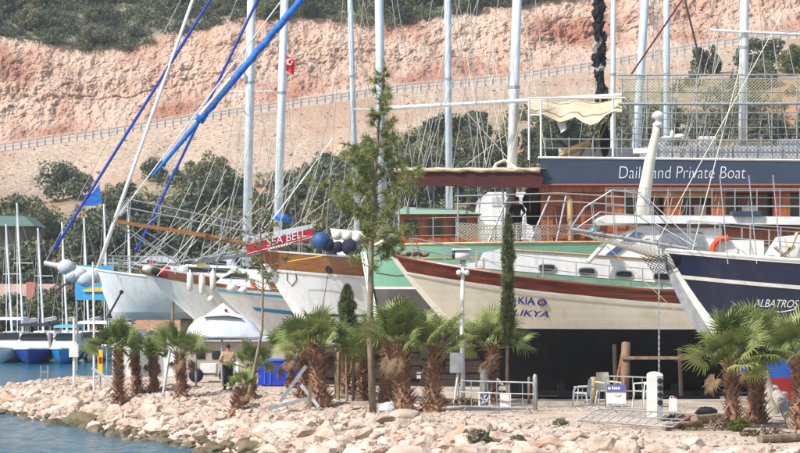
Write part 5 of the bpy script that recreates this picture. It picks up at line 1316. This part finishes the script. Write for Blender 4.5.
sg = sign('barrier_sign', 478.5, 392, 490, 407, BD-.12, m_whiteflat, 'dark grey warning plate with worn pale symbol hung on the barrier', M('sign_dark', G(82,86,100), rough=.6))
for a_, b_ in (((481, 397), (484, 403)), ((486, 395), (482, 404)), ((485, 399), (488, 402)), ((485, 403), (488.5, 398))): MB().tube([P(*a_, BD-.14), P(*b_, BD-.14)], .02, 4).build('symbol', m_lgrey, sg)
sg = sign('barrier_sign', 500, 393, 511, 407, BD-.12, m_whiteflat, 'blank white plate hung on the barrier beside the dark one')
MB().bp(500, 401, 511, 402.2, BD-.14, .02).build('groove', m_grey, sg)
p, D = gpt(617, 416)
sg = sign('banner_sign', 606.5, 385, 626, 403.5, D-.15, m_whiteflat, 'white sign with purple blue header hung on barrier before chairs')
MB().bp(606.5, 384.6, 626, 392, D-.17, .02).build('header', M('header_blue', G(88,94,160), rough=.6), sg)
for x0, x1 in ((608, 610.6), (612, 613.2), (613.8, 615.3), (615.8, 617.2), (617.8, 620)): MB().bp(x0, 387.2 if x0 != 612 else 386.4, x1, 389.6, D-.185, .012).build('header_mark', m_textw, sg)
MB().tube([P(615, 395, D-.16), P(617.5, 396.5, D-.16), P(621, 395, D-.16)], .012, 4).build('squiggle', m_grey, sg)
# white service pedestal
p, D = gpt(655.5, 424); D = Dg(418); p = ground_of(655.5, D); p.z = gz(p.x, p.y)
pd = thing('service_pedestal', 'white power and water pedestal with grey sockets beside fallen barrier', 'pedestal', p)
wpd = 15/F*D; hp_ = P(655, 372, D).z-p.z
bm_ = MB(); n_ = 16; prof = [(-wpd/2, 0), (wpd/2, 0), (wpd/2, hp_*.93)]+[(wpd/2*math.cos(a), hp_*.93+hp_*.07*math.sin(a)) for a in np.linspace(.2, math.pi-.2, 7)]+[(-wpd/2, hp_*.93)]
bm_.slab([p+Vector((x, 0, z)) for x, z in prof], (0, .4, 0)); bm_.build('cabinet', m_whiteflat, pd)
MB().bp(657, 376, 663, 421, D-.02, .02).build('socket_panel', m_grey, pd)
for y in (381, 388, 395, 402.5): MB().lathe(P(660, y, D-.02), [(.0, -.05), (.06, -.05), (.085, -.02), (.085, .01)], 12, 'y').build('socket', m_dark, pd)
# plastic chairs
def chair(px, py, Dq, sc, face, mat, label):
    p = ground_of(px, Dq); t = thing('plastic_chair', label, 'chair', p)
    R_ = Matrix.Rotation(face, 3, 'Z'); w = lambda x, y, z: p+R_ @ Vector((x*sc, y*sc, z*sc))
    MB().slab([w(-.24, -.22, .43), w(.24, -.22, .43), w(.22, .22, .41), w(-.22, .22, .41)], (0, 0, .03)).build('seat', mat, t)
    MB().grid([[w(x, .22+.1*z+.05*(1-(x/.24)**2), .43+z) for x in np.linspace(-.24*(1-.25*z), .24*(1-.25*z), 7)] for z in np.linspace(0, .48, 5)]).build('backrest', mat, t, True)
    for x in (-.23, .23):
        MB().tube([w(x, -.2, .43), w(x*1.1, -.24, 0)], [.03*sc, .02*sc], 6).build('leg', mat, t); MB().tube([w(x, .2, .43), w(x*1.1, .28, 0)], [.03*sc, .02*sc], 6).build('leg', mat, t)
        MB().tube([w(x, -.2, .43), w(x*1.12, -.2, .64), w(x*1.08, .25, .66)], .024*sc, 6).build('armrest', mat, t)
chair(609, 405, Dg(407), 1.25, math.radians(35), M('tan_plastic', G(190,184,168), rough=.5), 'greyish tan plastic chair behind the blue headed sign')
chair(645, 405, Dg(407), 1.2, math.radians(-60), m_whiteflat, 'white plastic chair directly left of the service pedestal')
chair(582, 405, Dg(406), 1.0, math.radians(-110), m_lgrey, 'pale grey plastic chair behind the short low barrier')
# big log prop, planks and debris
p, D = gpt(625, 398); D = D2-4.2
lg = thing('timber_prop', 'thick round timber prop holding the cream gulet near the chairs', 'timber prop', ground_of(624, D))
MB().tube([ground_of(623, D), P(625, 370, D), P(626, 343, D+.3)], [.19, .18, .16], 10).build('post', M('log', G(142,114,88), G(108,84,64), scale=5, rough=.85, stretch=(1, 1, .3)), lg, True)
MB().tube([P(615, 392, D+.3), P(624, 345, D+.3)], .06, 6).build('brace', m_teak, lg)
MB().bp(622, 356.5, 700, 359.5, D-.15, .12).build('cross_plank', m_oldwood, lg)
def log(name, a, b, r, mat, label, cat='log'):
    o = MB().tube([a, (Vector(a)+Vector(b))/2+Vector((0, 0, .01)), b], [r, r*.95, r*.9], 9).build(name, mat, smooth=False); tag(o, label, cat); return o
def gl(px, py, dz=0): p, D = gpt(px, py); return p+Vector((0, 0, dz))
log('timber_log', gl(760, 442, .1), gl(800, 440, .1), .12, m_oldwood, 'grey log lying on rocks at lower right corner')
log('timber_log', gl(694, 424, .13), gl(730, 421, .13), .13, m_oldwood, 'grey log lying left of the tall right palm')
log('timber_log', gl(664, 430, .1), gl(700, 427, .1), .09, m_oldwood, 'thin pale log beside the pedestal foot')
log('concrete_pipe', gl(774, 414, .75), gl(793, 430, .15), .17, m_conc, 'tilted pale concrete pipe leaning between right palms', 'pipe')
log('concrete_pipe', P(764, 372, Dg(420)+2), ground_of(775, Dg(420)+2)+Vector((0, 0, .05)), .16, m_conc, 'leaning concrete pipe just right of shaggy palm', 'pipe')
o = MB(); pp, D = gpt(776, 412); o.lathe(pp, [(.36, 0), (.38, .1), (.38, .6), (.34, .64)], 14); tag(o.build('concrete_drum', m_conc, smooth=False), 'grey concrete drum under the navy gulet behind right palms', 'drum')
# leaning steel beams at the shaggy palm
def beam(a, b, w, d, label, mat=None):
    a, b = Vector(a), Vector(b); ax = (b-a).normalized(); s_ = ax.cross(Vector((0, 1, 0))).normalized(); y_ = Vector((0, 1, 0))
    mb = MB(); mb.hexa([a-s_*w-y_*d, a+s_*w-y_*d, a+s_*w+y_*d, a-s_*w+y_*d, b-s_*w-y_*d, b+s_*w-y_*d, b+s_*w+y_*d, b-s_*w+y_*d]); o = mb.build('steel_beam', mat or m_galv); tag(o, label, 'beam', 'grey beams by the shaggy palm'); return o
Db = Dg(405)
beam(P(280, 402, Db), P(306, 366, Db-.2), .06, .05, 'grey beam leaning up against the shaggy palm trunk')
beam(P(268, 409, Db-.8), P(310, 398, Db-.7), .06, .05, 'grey beam lying low and pointing towards the water')
beam(P(301, 385, Db-.6), P(319, 407, Db-.8), .055, .05, 'grey beam crossing down to the right by the palm')
beam(P(310, 407.5, Db-.75), P(310, 384, Db-.65), .06, .06, 'short upright grey stake where the beams cross', m_oldwood)
# boards, stakes, stone slab
o = MB(); o.bp(350, 402, 368, 405.5, Dg(407), .5); tag(o.build('concrete_slab', m_conc), 'pale flat slab lying left of the pine trunk foot', 'slab')
o = MB(); c = gl(391, 410, .12); o.ball(c, (.42, .3, .22), 10, 7, .12); tag(o.build('cement_bag', m_lgrey), 'grey filled sack lying between pine trunk and palm', 'sack')
for x, y, yt_, lb in ((338, 400, 352, 'dark stake left of the columnar shrub behind palms'), (353, 402, 355, 'slim grey stake right of the columnar shrub'), (336, 398, 348, 'bare trunk stake behind the shaggy palm')):
    p, D = gpt(x, y); o = MB().tube([p, P(x+.5, yt_, D)], .06, 7).build('tree_stake', m_oldwood); tag(o, lb, 'stake')
# blue container, white bollard post
p, D = gpt(279, 387)
bc = thing('blue_container', 'bright blue waste container on short legs behind the palms', 'container', p)
MB().bp(258, 361, 300, 385, D, 1.3).build('body', M('container_blue', G(24,62,190), G(18,48,160), scale=2, rough=.5), bc)
MB().bp(257, 359.5, 301, 361, D-.05, 1.4).build('lid', M('container_blue_light', G(60,110,214), rough=.5), bc)
for x in (264, 270, 286): MB().bp(x, 361.5, x+1, 384.5, D-.04, .05).build('rib', MATS['container_blue_light'], bc)
for x in (262, 295):
    for dy in (.1, 1.1): MB().bp(x, 385, x+3, 389, D+dy, .12).build('leg', m_dark, bc)
p, D = gpt(237.5, 388); o = MB().tube([p, P(237.5, 362, D)], [.075, .07], 10).build('white_post', m_whiteflat, smooth=True); tag(o, 'short white round post behind the low young palm', 'post')
# low shed behind
Ds = 106.
sd = thing('low_shed', 'long low tan shed with small windows behind man in tan shirt', 'shed', ground_of(236, Ds))
MB().bp(188, 341, 300, 389, Ds, 5).build('wall', M('shed_wall', G(178,166,152), G(160,148,134), scale=1.5, rough=.9), sd)
MB().bp(186, 338.5, 302, 341.5, Ds-.3, 5.6).build('roof', m_lgrey, sd)
for x in (197, 212, 243, 262):
    o = MB().bp(x, 351, x+8, 359, Ds-.04, .06).build('window', m_dark, sd); MB().bp(x+1, 352, x+7, 358, Ds-.06, .02).build('pane', m_glass, o)
MB().bp(186, 372, 215, 389, Ds-1.6, 1.2).build('step', m_conc, sd)
# trailer with white tank
p, D = gpt(205, 384); tl = thing('boat_trailer', 'grey boat trailer frame with small wheels below the covered dinghy', 'trailer', ground_of(205, 99.))
MB().tube([P(190, 374, 99), P(250, 374, 99)], .06, 6).build('chassis', m_galv, tl); MB().tube([P(190, 374, 100.2), P(250, 374, 100.2)], .06, 6).build('chassis', m_galv, tl)
for x in (196, 226):
    w_ = thing_w = MB().lathe(P(x, 0, 98.8)*1, [(.02, -.1), (.26, -.1), (.3, -.05), (.3, .05), (.26, .1), (.02, .1)], 16, 'y')
    w_.v = [(a, b_, c-P(x, 0, 98.8).z+QZ+.3) for a, b_, c in w_.v]; w_.build('wheel', m_dark, tl, True)
MB().bp(200, 364, 216, 373, 98.9, 1).build('toolbox', m_whiteflat, tl)
# left: sign posts, yellow stand, rails at the mole end
p, D = gpt(94, 384); o = MB().tube([p, P(94, 330, D), P(93, 262, D)], [.05, .045, .04], 8).build('light_pole', m_whiteflat); tag(o, 'tall thin pale pole at the end of the mole', 'pole')
p, D = gpt(74, 378); pb = thing('meter_post', 'white post with a small box at the mole edge', 'post', p); MB().tube([p, P(74, 318, D)], .06, 8).build('post', m_whiteflat, pb); MB().bp(69, 344, 78, 357, D-.15, .3).build('box', m_whiteflat, pb)
p, D = gpt(100, 383); ys = thing('yellow_stand', 'yellow life ring stand beside the thin pole at left', 'stand', p); MB().bp(97.5, 350, 102.5, 374, D, .12).build('board', m_yellow, ys); MB().bp(98.5, 357, 101.5, 363, D-.03, .03).build('marking', m_redboard, ys); MB().tube([p, P(100, 376, D)], .05, 6).build('leg', m_galv, ys)
p, D = gpt(45, 379); sr = thing('steel_hoop', 'small steel hoop rail at the far edge of the mole', 'rail', p); MB().tube([ground_of(41, D, 1.2), P(41, 366, D), P(48, 366, D), ground_of(48, D, 1.2)], .03, 6).build('hoop', m_galv, sr); MB().tube([P(41, 372, D), P(48, 372, D)], .02, 6).build('cross_bar', m_galv, sr)
for k, (x0, y0_, x1, y1_) in enumerate(((92, 368, 112, 382), (163, 396, 170, 350), (190, 392, 176, 384))):
    D = Dg(390); o = MB().tube([P(x0, y0_, D), P(x1, y1_, D)], .06, 6).build('loose_pipe', m_lgrey); tag(o, ('white pipe slanting down beside yellow stand', 'pale pipe leaning upright left of the lone palm', 'short pale pipe on the ground by the lone palm')[k], 'pipe')
# small clutter near the pedestal
c = gl(706, 416, .12); tag(MB().ball(c, (.35, .25, .16), 10, 7, .15).build('black_bag', m_dark), 'crumpled black bag on the ground left of right palms', 'bag')
jc = thing('jerrycan', 'white plastic jerrycan standing right of the service pedestal', 'jerrycan', gl(673, 411)); cz = gl(673, 411)
MB().box(cz+Vector((0, 0, .2)), (.24, .16, .4)).build('body', m_whiteflat, jc); MB().tube([cz+Vector((.06, 0, .4)), cz+Vector((.06, 0, .47))], .04, 8).build('cap', m_redboard, jc); MB().tube([cz+Vector((-.09, 0, .4)), cz+Vector((-.07, 0, .47)), cz+Vector((.0, 0, .47)), cz+Vector((.02, 0, .4))], .018, 6).build('handle', m_whiteflat, jc)
tag(MB().box(gl(690, 421, .06), (.5, .12, .08)).build('orange_board', m_orange), 'short orange board lying beside the pale log', 'board')
tag(MB().box(gl(560, 407, .1), (1.6, .25, .18)).build('low_kerb', m_conc), 'low concrete kerb piece between the wooden post and barrier', 'kerb')
# white panels and rudder parts under the yacht
for k, (x0, y0_, x1, y1_, lb) in enumerate(((112, 322, 131, 384, 'tall white panel standing behind the leftmost palm'), (140, 345, 176, 382, 'wide white board standing behind left palms'))):
    o = MB().bp(x0, y0_, x1, y1_, 104.5+k, .25).build('standing_board', m_whiteflat); tag(o, lb, 'board')
o = MB(); o.bp(86, 262.5, 112, 272, 118, .1); o.bp(60, 1, 61, 2, 118, .01) if False else None
bn = thing('blue_banner', 'light blue advertising banner with yellow flash behind motor sailer bow', 'banner', ground_of(88, 150, 0))
m_sky = M('banner_blue', G(66,164,220), G(52,148,208), scale=1, rough=.6)
MB().bp(75, 283, 108, 300, 150, .1).build('panel', m_sky, bn); MB().slab([P(82, 290, 149.9), P(97, 287, 149.9), P(108, 289, 149.9), P(108, 291.5, 149.9), P(84, 292, 149.9)], (0, .02, 0)).build('yellow_flash', m_yellow, bn)
MB().slab([P(76, 265, 149.9), P(113, 266, 149.9), P(113, 273, 149.9), P(76, 272, 149.9)], (0, .1, 0)).build('upper_panel', m_sky, bn)
for x in (77, 107): MB().tube([ground_of(x, 150.2, 0), P(x, 264, 150.2)], .06, 6).build('post', m_galv, bn)

# added dark stacks standing in for the shade under the bows
m_bowshade = M('under_bow_shade', G(64,54,46), G(44,38,34), scale=3, rough=.9)
def stack(x0, x1, D, rows, label, seed):
    r = random.Random(seed); t = thing('shade_stack', label, 'shade stack', ground_of((x0+x1)/2, D), 'dark stacks added as shade under the bows')
    a, b = ground_of(x0, D), ground_of(x1, D)
    for i in range(rows):
        z = QZ+.14+.27*i; dx = r.uniform(-.15, .15); MB().box(((a.x+b.x)/2+dx, D+r.uniform(-.05, .05), z), (b.x-a.x, .5, .25)).build('shade_block', m_bowshade, t)
stack(300, 352, 97, 6, 'dark stack added as shade behind the shaggy palm by the beams', 1)
stack(356, 420, 96, 7, 'dark stack added as shade behind the pine trunk and workers', 2)
stack(422, 486, 95.5, 8, 'dark stack added as shade behind the camera pole', 3)
# ------------------------------------------------------------------ far marina at left
def far_yacht(px, ytop, wl_y, mat, label, seed, beam=3.2, tall=True):
    D = F*HC/(wl_y-Y0); b = ground_of(px, D, 0); t = thing('moored_yacht', label, 'sailing boat', b, 'yachts moored across the water')
    r = random.Random(seed); w = beam/2
    secs = []
    for i in range(9):
        f = i/8; hw = w*math.sin(min(1, f*1.6)*math.pi/2)**.7+.05; y = b.y+f*8; zt = 1.35-.35*f
        secs.append([(b.x-hw, y, zt), (b.x-hw*.85, y, .3), (b.x, y, -.3), (b.x+hw*.85, y, .3), (b.x+hw, y, zt), (b.x-hw, y, zt)])
    MB().grid(secs).build('hull', mat, t, True)
    MB().slab([(b.x-w*.6, b.y+2.5, 1.25), (b.x+w*.6, b.y+2.5, 1.25), (b.x+w*.5, b.y+3.2, 1.75), (b.x-w*.5, b.y+3.2, 1.75)], (0, 3, 0)).build('cabin', m_white, t)
    MB().bp(px-5, 0, px+5, 1, 10, .1) if False else None
    top = P(px, ytop, D+3); MB().tube([(b.x, b.y+3, 1.2), top], [.09, .07], 7).build('mast', m_alu, t)
    MB().tube([(b.x, b.y+3.1, 2.6), (b.x+.3, b.y+7, 2.7)], .16, 7).build('boom', r.choice([m_whiteflat, m_sailblue, m_lgrey]), t)
    z1 = lerp(1.5, top.z, .55); MB().tube([(b.x-.7, b.y+3, z1), (b.x+.7, b.y+3, z1)], .03, 5).build('spreader', m_alu, t)
    for s_ in (-1, 1): MB().tube([(b.x+s_*w*.9, b.y+3.2, 1.2), (b.x+s_*.7, b.y+3, z1), top], .018, 4).build('shroud', m_wire, t)
    MB().tube([(b.x, b.y+.2, 1.4), top], .03, 5).build('forestay', m_whiteflat, t)
lbs = ['moored yacht with mast at the extreme left edge', 'moored yacht with the tallest white mast near left edge', 'moored yacht with short mast right of the tallest one', 'moored yacht whose mast stands left of blue banner', 'moored yacht whose mast rises behind the blue banner', 'moored yacht whose mast rises above motor sailer bow', 'moored yacht whose mast stands behind the thin pole']
for i, (px, yt_, wy) in enumerate(((6, 224, 356), (17, 203, 358), (38, 228, 355), (62, 222, 354), (84, 218, 355), (104, 204, 356), (128, 206, 352))): far_yacht(px, yt_, wy, m_white, lbs[i], i)
def motor_boat(px, wl_y, beam, hullm, label, canopy, top_h=2.3, L=7):
    D = F*HC/(wl_y-Y0); b = ground_of(px, D, 0); t = thing('motor_boat', label, 'motor boat', b, 'motor boats moored across the water'); w = beam/2
    secs = []; deck = []
    for i in range(10):
        f = i/9; hw = w*(math.sin(min(1, f*1.7)*math.pi/2)**.6)+.06; y = b.y+f*L; zt = 1.05-.25*f
        secs.append([(b.x-hw, y, zt), (b.x-hw*.8, y, .35), (b.x, y, -.2), (b.x+hw*.8, y, .35), (b.x+hw, y, zt)]); deck.append([(b.x-hw*.98, y, zt+.02), (b.x, y, zt+.12), (b.x+hw*.98, y, zt+.02)])
    MB().grid(secs).build('hull', hullm, t, True); MB().grid(deck).build('deck', m_whiteflat, t)
    MB().tube([s[0] for s in secs][::-1]+[s[-1] for s in secs], .07, 6).build('gunwale', m_whiteflat, t)
    MB().slab([(b.x-w*.8, b.y+1.6, 1.0), (b.x+w*.8, b.y+1.6, 1.0), (b.x+w*.65, b.y+3, 2.0), (b.x-w*.65, b.y+3, 2.0)], (0, 2.4, 0)).build('cabin', m_whiteflat, t)
    MB().slab([(b.x-w*.68, b.y+2.25, 1.6), (b.x+w*.68, b.y+2.25, 1.6), (b.x+w*.58, b.y+2.9, 1.98), (b.x-w*.58, b.y+2.9, 1.98)], (0, -.06, .03)).build('windscreen', m_glass, t)
    for s_ in (-1, 1):
        for y in (3, 5.5): MB().tube([(b.x+s_*w*.75, b.y+y, 1.3), (b.x+s_*w*.7, b.y+y, top_h)], .03, 5).build('canopy_post', m_steel, t)
    MB().slab([(b.x-w*.8, b.y+2.8, top_h), (b.x+w*.8, b.y+2.8, top_h), (b.x+w*.7, b.y+2.9, top_h+.18), (b.x-w*.7, b.y+2.9, top_h+.18)], (0, 3, 0)).build('canopy', canopy, t)
motor_boat(28, 364, 2.9, M('royal_blue_hull', G(22,60,150), rough=.3), 'royal blue motor boat with navy canopy moored bow on at left', m_navyfab, 2.5)
motor_boat(60, 364, 2.2, M('azure_hull', G(30,130,200), rough=.3), 'azure motor boat with turquoise frame right of royal blue boat', m_turq, 2.4)
motor_boat(-2, 363, 3.4, m_white, 'white cabin cruiser cut by the left edge of picture', m_lgrey, 2.9)
motor_boat(88, 362, 3.0, m_white, 'white motor boat with dark windows behind the thin pole', m_whiteflat, 2.6)
# arcaded building and green roofed house on the far shore
Df = 205.
ab = thing('arcade_building', 'low pale pink building with columns on the far shore at left', 'building', ground_of(45, Df, 1.2))
m_pink = M('pink_stucco', G(214,186,176), G(198,168,158), scale=.6, rough=.9)
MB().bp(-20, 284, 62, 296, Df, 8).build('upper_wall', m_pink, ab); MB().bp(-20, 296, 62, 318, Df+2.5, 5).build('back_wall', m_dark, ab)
for x in range(-16, 64, 9): MB().bp(x, 296, x+2.2, 312, Df, .4).build('column', m_whiteflat, ab)
MB().bp(-20, 307.5, 100, 309, Df-1, .6).build('walkway', m_oldwood, ab); MB().bp(26, 282, 35, 312, Df-.4, 1).build('pilaster', M('terracotta', G(176,120,104), rough=.9), ab)
MB().bp(45, 294, 100, 310, Df+1, 6).build('annex', m_whiteflat, ab); MB().bp(46, 291.5, 101, 294, Df+.6, 7).build('annex_roof', M('tile_roof', G(190,140,116), rough=.9), ab)
gh = thing('green_roof_house', 'house with dark green roof among trees at the left edge', 'house', P(8, 245, 232))
MB().bp(-30, 226, 31, 250, 232, 8).build('wall', M('house_wall', G(120,112,100), rough=.9), gh); MB().slab([P(-34, 226, 231), P(35, 226, 231), P(24, 216, 234), P(-30, 216, 234)], (0, 7, 0)).build('roof', M('green_roof', G(84,112,100), rough=.7), gh)
for x in (2, 14, 24): MB().bp(x, 231, x+5, 240, 231.95, .1).build('window', m_glass, gh)
# hedge trees on the far shore
for i, (px, py, r, lb, kd) in enumerate(((75, 348, 2.9, 'broad willow green tree behind the far moored boats', 'olive'), (58, 350, 2.2, 'smaller tree left of the broad willow green one', 'olive'), (93, 350, 2.4, 'tree right of the broad willow green one', 'olive'), (12, 345, 2.2, 'green hedge tree below the arcade at far left', 'olive'), (30, 346, 2.0, 'hedge tree beneath the pink pilaster', 'dark'), (44, 346, 1.8, 'low hedge tree between pink building and boats', 'olive'), (110, 348, 2.6, 'tree behind the motor sailer hull', 'dark'), (-4, 346, 2.2, 'hedge tree at the extreme left edge', 'dark'))):
    o = put_bush(px, 300, 194, r, kd, lb, None, 'shore_tree', z=.9); o['category'] = 'tree'
# rocky quay wall on the far shore
o = MB(); o.box((-45, 193.5, .5), (80, 3, 1.5)); o.build('far_quay', m_conc, kind='structure')

# ------------------------------------------------------------------ thin sea haze
hz = MB(); hz.box((0, 290, 88), (1600, 790, 184)); ho = hz.build('haze', None, kind='stuff')
hm_ = bpy.data.materials.new('haze'); hm_.use_nodes = True; nt = hm_.node_tree
for n_ in list(nt.nodes): nt.nodes.remove(n_)
ho_ = nt.nodes.new('ShaderNodeOutputMaterial'); pv = nt.nodes.new('ShaderNodeVolumePrincipled')
pv.inputs['Color'].default_value = (.86, .92, 1, 1); pv.inputs['Density'].default_value = .0002
nt.links.new(pv.outputs[0], ho_.inputs['Volume']); ho.data.materials.clear(); ho.data.materials.append(hm_)
tag(ho, 'thin pale sea haze filling the air over the marina', 'haze')
